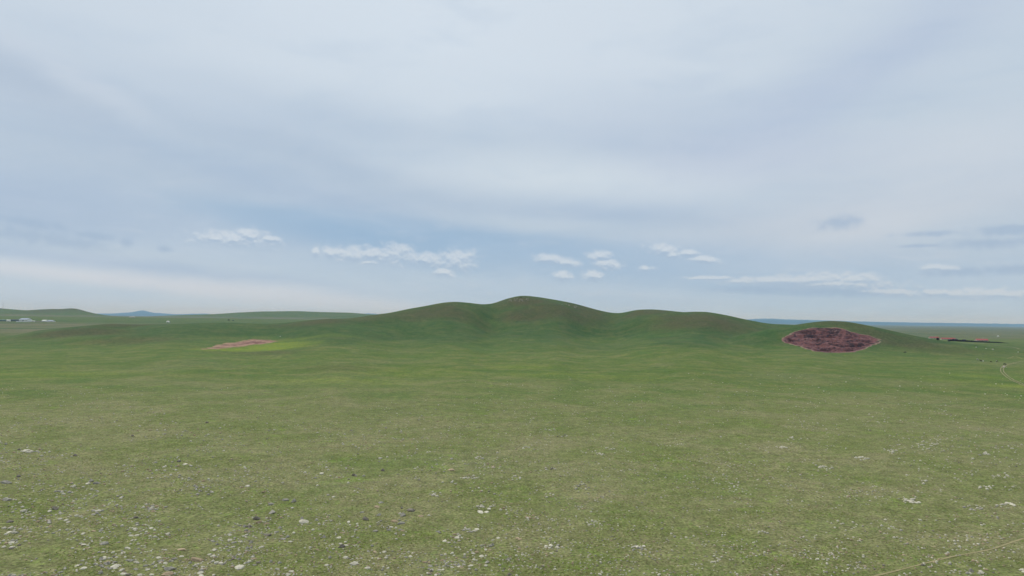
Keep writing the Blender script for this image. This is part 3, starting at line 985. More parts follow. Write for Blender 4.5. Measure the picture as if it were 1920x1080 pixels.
HP = [
    (880, 994, 14, 3.5, 9, 6.5, ['pale', 'grey'], 'grey stone in the crescent heap right of the tan flat rocks'),
    (857, 1004, 12, 4, 7, 7, ['pale', 'tan'], 'tan stone in the front half of the crescent heap'),
    (828, 998, 9, 3, 5, 6, ['grey'], 'grey stone in the small heap left of the crescent heap'),
    (845, 1015, 20, 3, 7, 6, ['pale', 'tan'], 'flat tan stone in the row below the crescent'),
    (915, 1026, 12, 5, 10, 6.5, ['grey', 'tan', 'pale'], 'rounded stone in the compact heap right of the crescent heap'),
    (905, 955, 17, 6, 8, 8, ['pale'], 'whitish stone in the loose heap above the crescent heap'),
    (818, 927, 12, 4.5, 9, 5.5, ['pale'], 'whitish stone in the heap right of the middle'),
    (838, 1058, 16, 6, 14, 4.5, ['pale', 'grey'], 'small grey stone in the scattered heap at the bottom centre'),
    (1043, 1023, 27, 6, 16, 6, ['pale', 'grey'], 'stone in the long pale heap at bottom centre'),
    (1197, 1029, 15, 5, 13, 6.5, ['pale', 'grey'], 'stone in the oval pale heap right of the long one'),
    (997, 972, 11, 5, 12, 4.5, ['pale', 'tan'], 'stone in the small heap above the long pale heap'),
    (1118, 982, 17, 5, 12, 4.5, ['pale'], 'stone in the slanting heap above the oval one'),
    (1028, 928, 9, 4.5, 9, 4.2, ['tan', 'pale'], 'stone in the tan heap on brownish ground'),
    (1090, 914, 15, 6, 12, 4.2, ['pale', 'grey'], 'stone in the loose heap right of the tan heap'),
    (967, 897, 8, 4, 8, 4.5, ['pale'], 'stone in the small white heap above the tan heap'),
    (880, 896, 17, 3, 11, 4.8, ['pale'], 'stone in the pale row heap right of the pinkish slab'),
    (922, 874, 17, 4, 10, 4.5, ['pale', 'tan'], 'stone in the pale cluster above the row heap'),
    (903, 859, 9, 2.5, 6, 4.5, ['grey', 'pale'], 'stone in the highest grey cluster right of the middle'),
    (1030, 880, 9, 2, 6, 4, ['pale', 'dark'], 'stone in the tiny dark and white cluster'),
    (985, 840, 8, 2, 6, 4, ['pale'], 'stone in the thin white cluster above'),
    (1053, 817, 10, 2, 7, 3.6, ['pale', 'dark'], 'stone in the far dark and white heap'),
    (1033, 806, 10, 1.8, 6, 3.4, ['pale'], 'stone in the farthest pale heap near the middle'),
    (1145, 841, 12, 1.6, 6, 3.6, ['pale'], 'stone in the far thin row heap'),
    (1120, 852, 10, 2, 6, 3.4, ['pale'], 'stone in the faint row heap below the thin one'),
    (1708, 941, 14, 4, 9, 5.5, ['pale'], 'white stone in the heap of the right foreground'),
    (1822, 953, 16, 5, 9, 4.6, ['pale', 'grey'], 'stone in the right heap pair near the edge'),
    (1887, 948, 16, 4, 8, 5, ['pale'], 'stone in the heap close to the right edge'),
    (1733, 904, 9, 3, 5, 4.8, ['pale'], 'stone in the small heap above the white right one'),
    (1848, 914, 14, 5, 8, 4.4, ['pale'], 'stone in the heap above the far right pair'),
    (1876, 893, 14, 4, 7, 4, ['pale'], 'stone in the thin heap near the right edge'),
    (1614, 860, 12, 2.5, 8, 4.4, ['pale'], 'stone in the white flat heap right of middle distance'),
    (1548, 877, 12, 3, 8, 4.2, ['pale'], 'stone in the low heap left of the white flat one'),
    (1665, 845, 15, 4, 8, 4, ['pale'], 'stone in the loose heap behind the white flat one'),
    (1737, 832, 20, 5, 9, 3.8, ['pale'], 'stone in the wide far heap on the right'),
    (1845, 852, 8, 2.5, 6, 4.2, ['pale', 'grey'], 'stone in the small round far heap on the right'),
    (1490, 824, 12, 4, 7, 3.8, ['pale'], 'stone in the far heap beside a dark stone'),
    (1465, 839, 12, 1.8, 6, 3.8, ['pale'], 'stone in the flat far heap below'),
    (1595, 1015, 18, 7, 9, 4.4, ['tan', 'pale'], 'stone in the tan strewn patch of the right foreground'),
    (1340, 1047, 12, 6, 6, 4.8, ['pale'], 'stone in the sparse heap between oval heap and footpath'),
    (1829, 1074, 14, 4, 8, 6, ['pale', 'grey'], 'stone in the heap at the bottom right beyond the footpath'),
    (1912, 1072, 10, 4, 5, 7, ['pale'], 'stone in the bottom right corner heap'),
    (1430, 998, 10, 3, 5, 4.4, ['pale'], 'stone in the small white heap on the right of centre'),
    (292, 952, 22, 7, 13, 6.5, ['tan', 'grey', 'pale'], 'stone in the ring of tan and grey stones on the left'),
    (185, 962, 14, 5, 8, 6, ['pale', 'grey'], 'white stone in the loose trio heap of the left field'),
    (78, 978, 18, 7, 10, 6.5, ['tan', 'pale', 'grey'], 'stone in the tan and grey heap of the far left'),
    (152, 1026, 18, 6, 9, 6.5, ['pale', 'tan'], 'whitish flat stone in the strip left of the crumbling boulder'),
    (30, 996, 26, 8, 14, 6, ['pale'], 'pale stone in the broad scatter at the left edge'),
    (120, 924, 16, 3, 8, 5, ['pale', 'grey'], 'stone in the short row beneath the loose group of four'),
    (60, 847, 18, 3, 8, 5, ['pale'], 'stone beside the pale rock strip high on the left'),
    (375, 923, 24, 9, 16, 5, ['pale', 'grey'], 'stone in the grey cluster of the mid left'),
]
for h in HP:
    heap(*h, 'stone heaps on the grassland')

rnd = random.Random(5)
# loose scatter, denser on the left; clumped
cnt = 0
while cnt < 3000:
    px = rnd.uniform(-10, 980); py = 742 + 345 * rnd.random() ** 0.85
    d = float(fbm(np.array([px / 90.0]), np.array([py / 34.0]), 3, 77)[0])
    pr = 0.30 + 1.7 * d
    if px > 800: pr *= (1150 - px) / 350
    if py < 800: pr *= (py - 730) / 80
    if rnd.random() > pr: continue
    base_s = 1.7 + 4.3 * ((py - 730) / 350.0)
    s_ = base_s * (0.45 + 1.5 * rnd.random() ** 3.2)
    c = rnd.choices(['pale', 'grey', 'tan', 'dark'], [6, 3, 2.4, 0.35])[0]
    side = 'left' if px < 480 else 'centre left'
    band = 'far' if py < 850 else ('middle' if py < 960 else 'near')
    rk(px, py, s_, c, 'LOOSE', 'loose stones of the left-hand grass')
    cnt += 1
cnt = 0
while cnt < 2300:
    px = rnd.uniform(850, 1930); py = 700 + 380 * rnd.random() ** 1.0
    d = float(fbm(np.array([px / 70.0]), np.array([py / 16.0]), 3, 97)[0])
    if rnd.random() > 0.25 + 1.1 * d: continue
    base_s = 1.7 + 3.0 * ((py - 700) / 380.0)
    s_ = base_s * (0.5 + 1.1 * rnd.random() ** 2.5)
    c = rnd.choices(['pale', 'grey', 'tan', 'dark'], [7, 1.5, 1.5, 0.5])[0]
    rk(px, py, s_, c, 'LOOSE', 'loose stones of the right-hand grass')
    cnt += 1
# a fine dust of muted pebbles in loose drifts over the whole foreground
cnt = 0
while cnt < 5200:
    px = rnd.uniform(-10, 1930); py = 725 + 360 * rnd.random() ** 0.9
    d = float(fbm(np.array([px / 60.0]), np.array([py / 14.0]), 3, 131)[0]) + 0.5 * float(fbm(np.array([px / 260.0]), np.array([py / 80.0]), 2, 141)[0])
    if rnd.random() > (0.16 + 1.5 * d) * (1.15 - 0.45 * px / 1920): continue
    s_ = (1.7 + 2.5 * ((py - 725) / 355.0)) * rnd.uniform(0.6, 1.4)
    rk(px, py, s_, rnd.choices(['pale', 'grey', 'tan', 'dark'], [5, 2, 3, 0.4])[0], 'LOOSE', 'loose stones of the grassland')
    cnt += 1
# rocks on the summit and its right shoulder
for k in range(26):
    px = 977 + rnd.gauss(-6, 12); py = 559 + rnd.uniform(0, 6)
    rk(px, py, rnd.uniform(1.8, 3.2), 'grey', 'grey rock among the outcrop just below the hill summit', 'summit outcrop rocks')
for k in range(14):
    t = rnd.random(); px = 1045 + 50 * t; py = 566 + 12 * t + rnd.uniform(0, 3)
    rk(px, py, rnd.uniform(1.4, 2.6), 'grey', 'grey rock on the right shoulder of the highest hill', 'summit outcrop rocks')
for k in range(8):
    rk(855 + rnd.gauss(0, 8), 570 + rnd.uniform(0, 3), rnd.uniform(1.0, 1.8), 'grey', 'grey rock below the crest of the left hill', 'summit outcrop rocks')

ANCH = [(317, 1072, 'tall pair at the bottom edge'), (369, 1051, 'brown slanting slab'), (341, 1031, 'tan wedge-shaped boulder'),
        (569, 979, 'largest whitish boulder'), (543, 940, 'two side-by-side grey boulders'), (483, 977, 'black-faced brown boulder'), (531, 1011, 'white-edged dark stone'),
        (450, 1064, 'wide flat pale slab at the bottom'), (103, 955, 'lone dark boulder of the far left'), (254, 971, 'upright dark boulder'), (195, 1020, 'lone crumbling boulder'),
        (216, 1063, 'long pale stone near the bottom left'), (12, 906, 'long boulder touching the left edge'), (45, 959, 'whitish broken slab near the left edge'),
        (172, 905, 'loose group of four stones'), (771, 958, 'largest dark brown boulder'), (685, 975, 'long leaning brown boulder'), (752, 982, 'grey broken outcrop'),
        (704, 996, 'domed grey boulder'), (641, 1026, 'tan-topped dark boulder'), (665, 1058, 'wide whitish slab'), (847, 882, 'wide pinkish slab'), (603, 889, 'pale grey peaked rock'),
        (880, 996, 'crescent heap'), (915, 1026, 'compact rounded heap'), (905, 955, 'loose white heap'), (818, 927, 'white heap right of the middle'), (838, 1058, 'scattered bottom heap'),
        (1043, 1023, 'long pale heap'), (1197, 1029, 'oval pale heap'), (997, 972, 'small heap above the long one'), (1118, 982, 'slanting heap'), (1708, 941, 'white right foreground heap'),
        (1829, 1074, 'heap beyond the footpath'), (1595, 1015, 'tan strewn patch'), (292, 952, 'ring of tan stones'), (152, 1026, 'flat whitish strip'), (30, 996, 'broad scatter at the left edge'),
        (348, 871, 'pale flat stone of the upper left'), (1340, 1047, 'sparse heap right of the oval one')]
ORD = ['', 'second ', 'third ', 'fourth ', 'fifth ', 'sixth ', 'seventh ', 'eighth ', 'ninth ', 'tenth ', 'eleventh ', 'twelfth ', 'thirteenth ', 'fourteenth ', 'fifteenth ', 'sixteenth ']
SECT = ['right of', 'above right of', 'above', 'above left of', 'left of', 'below left of', 'below', 'below right of']
tally = {}
for i in sorted(range(len(specs)), key=lambda i: -specs[i][2]):
    px, py, wpx, c, label, group, cat = specs[i]
    if label == 'LOOSE':
        ax, ay, an = min(ANCH, key=lambda a: (a[0] - px) ** 2 + ((a[1] - py) * 1.6) ** 2)
        sec = SECT[int(round(math.atan2(ay - py, px - ax) / (math.pi / 4))) % 8]
        k = tally.get((an, sec, c), 0); tally[(an, sec, c)] = k + 1
        label = '%slargest loose %s stone %s the %s' % (ORD[min(k, 15)], c, sec, an)
        specs[i] = (px, py, wpx, c, label[0].lower() + label[1:], group, cat)
byheap = {}
for i, q in enumerate(specs):
    if q[5] == 'stone heaps on the grassland' or q[5] == 'summit outcrop rocks':
        byheap.setdefault(q[4], []).append(i)
for lb, ids in byheap.items():
    for k, i in enumerate(sorted(ids, key=lambda i: specs[i][0])):
        q = specs[i]
        first = '%s ' % (ORD[k].strip() or 'first') if k < 16 else 'rightmost '
        specs[i] = q[:4] + ((first + lb),) + q[5:]
specs_idx = sorted(range(len(specs)), key=lambda i: -specs[i][2])
pts = at_many([s[0] for s in specs], [s[1] for s in specs])
small_V, small_F, small_M = [], [], []
small_n = 0
small_src = {}
import bmesh
for ck in RM:
    lst = []
    for k in range(4):
        rr = random.Random(k + 900)
        bm = bmesh.new()
        bmesh.ops.create_icosphere(bm, subdivisions=1, radius=1.0)
        for v in bm.verts:
            v.co = v.co * rr.uniform(0.75, 1.15)
            v.co.z *= (0.6, 0.75, 0.9, 0.65)[k]
            v.co.y *= 0.8
        Vv = np.array([tuple(v.co) for v in bm.verts])
        bm.verts.index_update()
        Ff = np.array([[v.index for v in f.verts] for f in bm.faces])
        bm.free()
        lst.append((Vv, Ff))
    small_src[ck] = lst
rr = random.Random(99)
N_IND = 300
for rank, i in enumerate(specs_idx):
    px, py, wpx, c, label, group, cat = specs[i]
    p = pts[i]
    dist = math.hypot(p[0], p[1])
    if dist > 1500:
        continue
    rad = wpx * dist / F_PX / 2.0
    rot = rr.uniform(-0.5, 0.5) + (math.pi if rr.random() < 0.5 else 0)
    if rank < N_IND:
        me = ROCKS[c][rr.choice(FLATN[c])]
        o = bpy.data.objects.new('rock', me)
        sc.collection.objects.link(o)
        o.location = (p[0], p[1], p[2] + rad * 0.06)
        o.rotation_euler = (rr.uniform(-.15, .15), rr.uniform(-.15, .15), rot)
        o.scale = (rad, rad * rr.uniform(0.8, 1.2), rad * rr.uniform(0.85, 1.15))
        tag(o, label, cat, group)
    else:
        Vv, Ff = small_src[c][rr.randrange(4)]
        ca_, sa_ = math.cos(rot * 3), math.sin(rot * 3)
        q = Vv * rad
        X = q[:, 0] * ca_ - q[:, 1] * sa_ + p[0]
        Y = q[:, 0] * sa_ + q[:, 1] * ca_ + p[1]
        small_V.append(np.stack([X, Y, q[:, 2] + p[2] + rad * 0.05], 1))
        small_F.append(Ff + small_n)
        small_M.append(np.full(len(Ff), list(RM).index(c)))
        small_n += len(Vv)
me = np_mesh('scattered_stones', np.concatenate(small_V), np.concatenate(small_F), RM['pale'], smooth=False)
for ck in list(RM)[1:]:
    me.materials.append(RM[ck])
me.polygons.foreach_set('material_index', np.concatenate(small_M).astype(np.int32))
me.update()
tag(link_mesh('scattered_stones', me), 'small stones and pebbles strewn through the foreground grass', 'stones', kind='stuff')

# ------------------------------------------------------------------ short grass tufts over the foreground
def blade_mat(name, c1, c2):
    m = bpy.data.materials.new(name)
    m.use_nodes = True
    g = NT(m.node_tree)
    g.n.clear()
    pos = g.node('ShaderNodeNewGeometry').outputs['Position']
    c = g.mix(g.ramp(g.noise(pos, 0.6, 3, 0.6), 0.3, 0.7), c1, c2)
    d = g.node('ShaderNodeBsdfDiffuse'); t = g.node('ShaderNodeBsdfTranslucent')
    g.set(d.inputs[0], c); g.set(t.inputs[0], c)
    mx = g.node('ShaderNodeMixShader'); mx.inputs[0].default_value = 0.45
    g.l.new(d.outputs[0], mx.inputs[1]); g.l.new(t.outputs[0], mx.inputs[2])
    o = g.node('ShaderNodeOutputMaterial')
    g.l.new(mx.outputs[0], o.inputs[0])
    return m


def tuft_field():
    rg = np.random.default_rng(4)
    n = 150000
    py = 745 + 345 * rg.random(n)
    px = rg.uniform(-30, 1950, n)
    # ground positions on the near plain from the sight lines
    d = np.array([tuple(ray(a, b)) for a, b in zip(px[:0], py[:0])])
    hx = (px - 960) / F_PX; hy = (py - 540) / F_PX
    D = np.array(fwd)[None, :] + np.array(rt)[None, :] * hx[:, None] - np.array(up)[None, :] * hy[:, None]
    t = (0.0 - CAM_Z) / D[:, 2]
    X = D[:, 0] * t; Y = D[:, 1] * t
    for _ in range(3):
        z = H0(X, Y)
        t = (z - CAM_Z) / D[:, 2]
        X = D[:, 0] * t; Y = D[:, 1] * t
    z = H0(X, Y)
    keep = fbm(X / 9, Y / 9, 3, 55) + 0.25 * fbm(X / 2.5, Y / 2.5, 2, 58) > rg.uniform(-0.55, 0.35, n)
    X, Y, z = X[keep], Y[keep], z[keep]
    n = len(X)
    s = rg.uniform(0.07, 0.18, n) * (0.7 + 0.6 * rg.random(n)) * (1 + 0.5 * sstep(Y, 110, 220))
    u_ = rg.random(n)
    kind = np.where(u_ < .30, 1, np.where(u_ < .50, 2, np.where(u_ < .58, 3, 0)))
    VV, FF, MM = [], [], []
    base_i = np.arange(n) * 12
    for b in range(4):
        a = rg.uniform(0, 6.283, n)
        wv = s * rg.uniform(0.25, 0.5, n)
        lean = s * rg.uniform(0.3, 1.0, n)
        hh = s * rg.uniform(0.15, 0.5, n)
        dx, dy = np.cos(a), np.sin(a)
        v0 = np.stack([X - dy * wv, Y + dx * wv, z - 0.01], 1)
        v1 = np.stack([X + dy * wv, Y - dx * wv, z - 0.01], 1)
        v2 = np.stack([X + dx * lean, Y + dy * lean, z + hh], 1)
        VV.append(np.stack([v0, v1, v2], 1))
    V = np.concatenate(VV, 1).reshape(-1, 3)
    F_ = (base_i[:, None, None] + np.arange(12).reshape(1, 4, 3)).reshape(-1, 3)
    m = blade_mat('grass_tuft', lin(124, 130, 70), lin(150, 146, 96))
    m1 = blade_mat('fresh_tuft', lin(122, 154, 48), lin(146, 168, 66))
    m2 = blade_mat('dry_tuft', lin(172, 164, 120), lin(150, 142, 104))
    m3 = blade_mat('dark_tuft', lin(70, 84, 42), lin(84, 98, 50))
    me = np_mesh('grass_tufts', V, F_, m, smooth=False)
    for q in (m1, m2, m3):
        me.materials.append(q)
    me.polygons.foreach_set('material_index', np.repeat(kind, 4).astype(np.int32))
    me.update()
    tag(link_mesh('grass', me), 'short tufted steppe grass over the foreground', 'grass', kind='stuff')


tuft_field()


# ------------------------------------------------------------------ building kit
def box(vs, fs, x0, x1, y0, y1, z0, z1):
    n = len(vs)
    vs += [(x0, y0, z0), (x1, y0, z0), (x1, y1, z0), (x0, y1, z0), (x0, y0, z1), (x1, y0, z1), (x1, y1, z1), (x0, y1, z1)]
    fs += [tuple(n + k for k in f) for f in ((0, 3, 2, 1), (4, 5, 6, 7), (0, 1, 5, 4), (1, 2, 6, 5), (2, 3, 7, 6), (3, 0, 4, 7))]


def empty(name, loc, rz=0.0):
    o = bpy.data.objects.new(name, None)
    o.empty_display_size = 1.0
    sc.collection.objects.link(o)
    o.location = loc
    o.rotation_euler = (0, 0, rz)
    return o


def part(name, boxes, mat, parent):
    vs, fs = [], []
    for b in boxes:
        box(vs, fs, *b)
    return link_mesh(name, mesh_from(name, vs, fs, mat), parent)


M_white = simple_mat('white_wall', lin(236, 236, 230), 0.8, 0.06, 0.8)
M_cream = simple_mat('cream_wall', lin(188, 180, 164), 0.85, 0.08, 0.8)
M_blue = simple_mat('blue_grey_sheet_roof', lin(120, 136, 156), 0.5, 0.08, 0.5, 0.4)
M_red = simple_mat('red_sheet_roof', lin(158, 82, 74), 0.6, 0.10, 0.5, 0.3)
M_dark = simple_mat('dark_stacked_fuel', lin(44, 38, 36), 0.95, 0.25, 1.2, 0.1, 0.2)
M_darkroof = simple_mat('dark_felt_roof', lin(58, 60, 66), 0.8, 0.15, 0.8)
M_teal = simple_mat('green_sheet', lin(86, 112, 106), 0.7, 0.1, 0.8)
M_glass = simple_mat('window_glass', lin(40, 48, 56), 0.15, 0.1, 1.0, 0.5)
M_wood = simple_mat('door_paint', lin(70, 84, 104), 0.6, 0.1, 1.0)
M_steel = simple_mat('galvanised_steel', lin(128, 134, 140), 0.45, 0.1, 2.0, 0.5)
M_conc = simple_mat('grey_concrete', lin(158, 160, 156), 0.85, 0.1, 1.0)
M_felt = simple_mat('white_felt', lin(220, 220, 214), 0.85, 0.05, 1.0)


def gable_house(name, p, L, W, hw, hr, rz, wall, roof, label, cat, group=None, windows=3, chimney=True, doorw=1.2, doorh=2.1):
    """long side along x; front (facing -y) carries the openings"""
    e = empty(name, (p[0], p[1], p[2] - 0.1), rz)
    tag(e, label, cat, group)
    vs, fs = [], []
    l, w_ = L / 2, W / 2
    vs = [(-l, -w_, -1), (l, -w_, -1), (l, w_, -1), (-l, w_, -1), (-l, -w_, hw), (l, -w_, hw), (l, w_, hw), (-l, w_, hw), (-l, 0, hw + hr), (l, 0, hw + hr)]
    fs = [(0, 1, 5, 4), (2, 3, 7, 6), (1, 2, 6, 9, 5), (3, 0, 4, 8, 7), (0, 3, 2, 1)]
    link_mesh('wall', mesh_from('wall', vs, fs, wall), e)
    ov, t = 0.45, 0.22
    k = hr / w_
    rv = []
    for xx in (-l - ov, l + ov):
        rv += [(xx, -w_ - ov, hw - k * ov + 0.02), (xx, 0, hw + hr + 0.02), (xx, w_ + ov, hw - k * ov + 0.02),
               (xx, w_ + ov, hw - k * ov + t), (xx, 0, hw + hr + t), (xx, -w_ - ov, hw - k * ov + t)]
    rf = [(0, 1, 2, 3, 4, 5)[::-1], (6, 7, 8, 9, 10, 11)] + [(a, (a + 1) % 6, (a + 1) % 6 + 6, a + 6) for a in range(6)]
    ro = link_mesh('roof', mesh_from('roof', rv, rf, roof), e)
    if chimney:
        part('chimney', [(l * .35 - .35, l * .35 + .35, -.35 + w_ * .3, .35 + w_ * .3, hw + hr * .4, hw + hr + 1.0)], M_conc, ro)
    d = part('door', [(-doorw / 2, doorw / 2, -w_ - 0.08, -w_ + 0.02, -0.2, doorh)], M_wood, e)
    part('handle', [(doorw / 2 - .2, doorw / 2 - .12, -w_ - 0.14, -w_ - 0.08, doorh * .45, doorh * .5)], M_steel, d)
    n = windows
    for s_ in range(n):
        for sg in (-1, 1):
            cx = sg * (doorw / 2 + 1.0 + (l - doorw / 2 - 1.4) * (s_ + 0.5) / n)
            fr = part('window', [(cx - .75, cx + .75, -w_ - 0.05, -w_ + 0.02, hw * .38, hw * .38 + 1.3)], M_white, e)
            part('pane', [(cx - .65, cx - .04, -w_ - 0.08, -w_ - 0.05, hw * .38 + .1, hw * .38 + 1.2), (cx + .04, cx + .65, -w_ - 0.08, -w_ - 0.05, hw * .38 + .1, hw * .38 + 1.2)], M_glass, fr)
    return e


def lathe(prof, n=20):
    vs, fs = [], []
    for (r, z) in prof:
        for k in range(n):
            a = 2 * math.pi * k / n
            vs.append((r * math.cos(a), r * math.sin(a), z))
    for j in range(len(prof) - 1):
        for k in range(n):
            a, b = j * n + k, j * n + (k + 1) % n
            fs.append((a, b, b + n, a + n))
    return vs, fs


def yurt(p, s_, label, rz=0.0, group=None):
    e = empty('yurt', (p[0], p[1], p[2] - 0.05), rz)
    tag(e, label, 'yurt', group)
    vs, fs = lathe([(2.9, -0.3), (3.0, 0), (3.0, 1.5), (2.95, 1.6)])
    link_mesh('wall', mesh_from('wall', vs, fs, M_felt, True), e)
    vs, fs = lathe([(3.1, 1.5), (2.6, 1.85), (1.6, 2.4), (0.7, 2.75), (0.62, 2.9), (0.02, 2.95)])
    link_mesh('roof', mesh_from('roof', vs, fs, M_felt, True), e)
    vs, fs = lathe([(3.03, 0.95), (3.05, 1.0), (3.05, 1.08), (3.03, 1.12)])
    link_mesh('band', mesh_from('band', vs, fs, M_wood), e)
    part('door', [(-.45, .45, -3.12, -2.9, 0, 1.4)], M_wood, e)
    e.scale = (s_, s_, s_)
    return e


def px_m(p, wpx):
    return wpx * p[1] / F_PX


# ---- farmstead on the left
p = at(48, 602.5)
gable_house('barn', p, px_m(p, 19), 16, 5.2, 3.8, R(-14), M_white, M_blue, 'large white livestock barn with blue-grey gable roof on the left farm', 'barn', windows=4, chimney=False, doorw=4.0, doorh=3.8)
p = at(29, 602.2)
gable_house('shed', p, px_m(p, 18), 10, 3.2, 1.8, R(-4), M_teal, M_darkroof, 'long low dark-roofed shed left of the white barn', 'shed', windows=3, chimney=False)
p = at(3, 602.0)
gable_house('shed', p, px_m(p, 17), 9, 2.8, 1.2, R(-2), M_teal, M_teal, 'long low green shed running out at the left edge', 'shed', windows=3, chimney=False)
p = at(16, 602.6)
gable_house('hut', p, px_m(p, 6), 5, 3.4, 1.2, R(4), M_white, M_white, 'small white hut in front of the green shed', 'hut', windows=1, chimney=False)
p = at(62, 603.4)
gable_house('hut', p, px_m(p, 5.8), 4, 2.8, 0.5, R(0), M_white, M_white, 'small flat white hut right of the big barn', 'hut', windows=1, chimney=False)
p = at(84, 603.2)
gable_house('farmhouse', p, px_m(p, 9), 7, 3.2, 1.8, R(-10), M_white, M_white, 'white farmhouse with pale roof at the right of the left farm', 'house', windows=2)
p = at(95, 603.2)
gable_house('farmhouse', p, px_m(p, 11), 8, 2.7, 2.0, R(-6), M_white, M_blue, 'white farmhouse with blue-grey roof at the farm\'s right end', 'house', windows=3)


def fence(name, a, b, h, mat, label, cat, solid=True, seg=3.0):
    d = Vector((b[0] - a[0], b[1] - a[1], 0))
    L = d.length
    ang_ = math.atan2(d.y, d.x)
    e = empty(name, (a[0], a[1], a[2]), ang_)
    tag(e, label, cat)
    n = max(2, int(L / seg))
    vs, fs = [], []
    for k in range(n):
        t = (k + 0.5) / n
        X, Y = a[0] + d.x * t, a[1] + d.y * t
        z = float(H(np.array([X]), np.array([Y]))[0]) - a[2]
        box(vs, fs, L * k / n, L * (k + 1) / n, -0.05, 0.05, z + (0.0 if solid else h * .55), z + h)
    link_mesh('panel', mesh_from('panel', vs, fs, mat), e)
    pv, pf = [], []
    m = min(n, 40)
    for k in range(m + 1):
        t = k / m
        X, Y = a[0] + d.x * t, a[1] + d.y * t
        z = float(H(np.array([X]), np.array([Y]))[0]) - a[2]
        part('post', [(L * t - .08, L * t + .08, -.16, .16, z - .3, z + h + .15)], M_conc, e)
    return e


fence('fence', at(30, 603.6), at(57, 603.6), 2.4, M_white, 'white panel fence in front of the big barn', 'fence')
fence('fence', at(66, 603.4), at(78, 603.2), 2.0, M_cream, 'pale brown fence between the flat hut and farmhouses', 'fence')
fence('fence', at(88, 603.9), at(104.5, 603.6), 1.8, M_white, 'white wall in front of the two farmhouses', 'fence')

# ---- lattice mast and hut on the left hill
p = at(5.5, 579.3)
mast = empty('radio_mast', (p[0], p[1], p[2] - .3))
tag(mast, 'slim grey lattice mast on the crest of the far left hill', 'radio mast')
hm = 12.5 * p[1] / F_PX


def strut(vs, fs, a, b, r):
    a = Vector(a); b = Vector(b)
    d = (b - a).normalized()
    u = d.orthogonal().normalized(); v = d.cross(u)
    n = len(vs)
    for q in (a, b):
        for k in range(4):
            t = math.pi / 2 * k
            vs.append(tuple(q + (u * math.cos(t) + v * math.sin(t)) * r))
    for k in range(4):
        fs.append((n + k, n + (k + 1) % 4, n + 4 + (k + 1) % 4, n + 4 + k))


vs, fs = [], []
cor = [(1, 0), (-.5, .87), (-.5, -.87)]
N = 10
for k in range(3):
    for j in range(N):
        z0, z1 = hm * j / N, hm * (j + 1) / N
        r0, r1 = 1.6 - 1.1 * j / N, 1.6 - 1.1 * (j + 1) / N
        a = cor[k]; b = cor[(k + 1) % 3]
        strut(vs, fs, (a[0] * r0, a[1] * r0, z0), (a[0] * r1, a[1] * r1, z1), 0.14)
        strut(vs, fs, (a[0] * r0, a[1] * r0, z0), (b[0] * r1, b[1] * r1, z1), 0.08)
        strut(vs, fs, (a[0] * r1, a[1] * r1, z1), (b[0] * r1, b[1] * r1, z1), 0.08)
link_mesh('lattice', mesh_from('lattice', vs, fs, M_steel), mast)
for zz in (hm * .93, hm * .8):
    part('antenna', [(-.9, .9, -1.0, -.7, zz - .8, zz + .8)], M_conc, mast)
p = at(1.5, 579.0)
gable_house('hut', p, 6, 4, 3.0, 0.8, 0, M_darkroof, M_darkroof, 'dark hut at the foot of the mast on the hill', 'hut', windows=1, chimney=False)

# ---- remote yurts and sheds
yurt(at(315, 604.4), 1.6, 'white yurt standing alone on the far plain left of the hills')
yurt(at(1871.5, 631.2), 0.95, 'tiny white yurt beyond the red-roofed farm')
p = at(248, 595.6)
gable_house('shed', p, 22, 8, 3, 1.2, 0, M_cream, M_cream, 'tiny pale shed at the foot of the blue mountain', 'shed', windows=2, chimney=False)

# ---- farm with red roofs on the right
GR = 'red-roofed farm buildings'
p = at(1751, 634.6)
gable_house('farmhouse', p, px_m(p, 16), 8, 2.0, 2.0, R(-6), M_cream, M_red, 'red-roofed cream farmhouse, leftmost beyond the dark wall', 'house', GR, windows=3)
p = at(1777, 636.9)
gable_house('farmhouse', p, px_m(p, 25), 8, 1.9, 2.3, R(-6), M_cream, M_red, 'long red-roofed farmhouse behind the middle of the dark wall', 'house', GR, windows=3)
p = at(1840, 639.4)
gable_house('farmhouse', p, px_m(p, 20), 11, 1.8, 2.7, R(-8), M_cream, M_red, 'red-roofed farmhouse at the right, tallest roof beyond the wall', 'house', GR, windows=3)
p = at(1791, 637.6)
gable_house('shed', p, px_m(p, 7), 6, 1.7, 1.0, R(-6), M_dark, M_darkroof, 'dark peaked shed right of the long red-roofed farmhouse', 'shed', GR, windows=1, chimney=False)
p = at(1808, 638.2)
gable_house('shed', p, px_m(p, 5), 4, 1.4, 0.5, R(-6), M_dark, M_darkroof, 'small dark shed between the two right red roofs', 'shed', GR, windows=1, chimney=False)


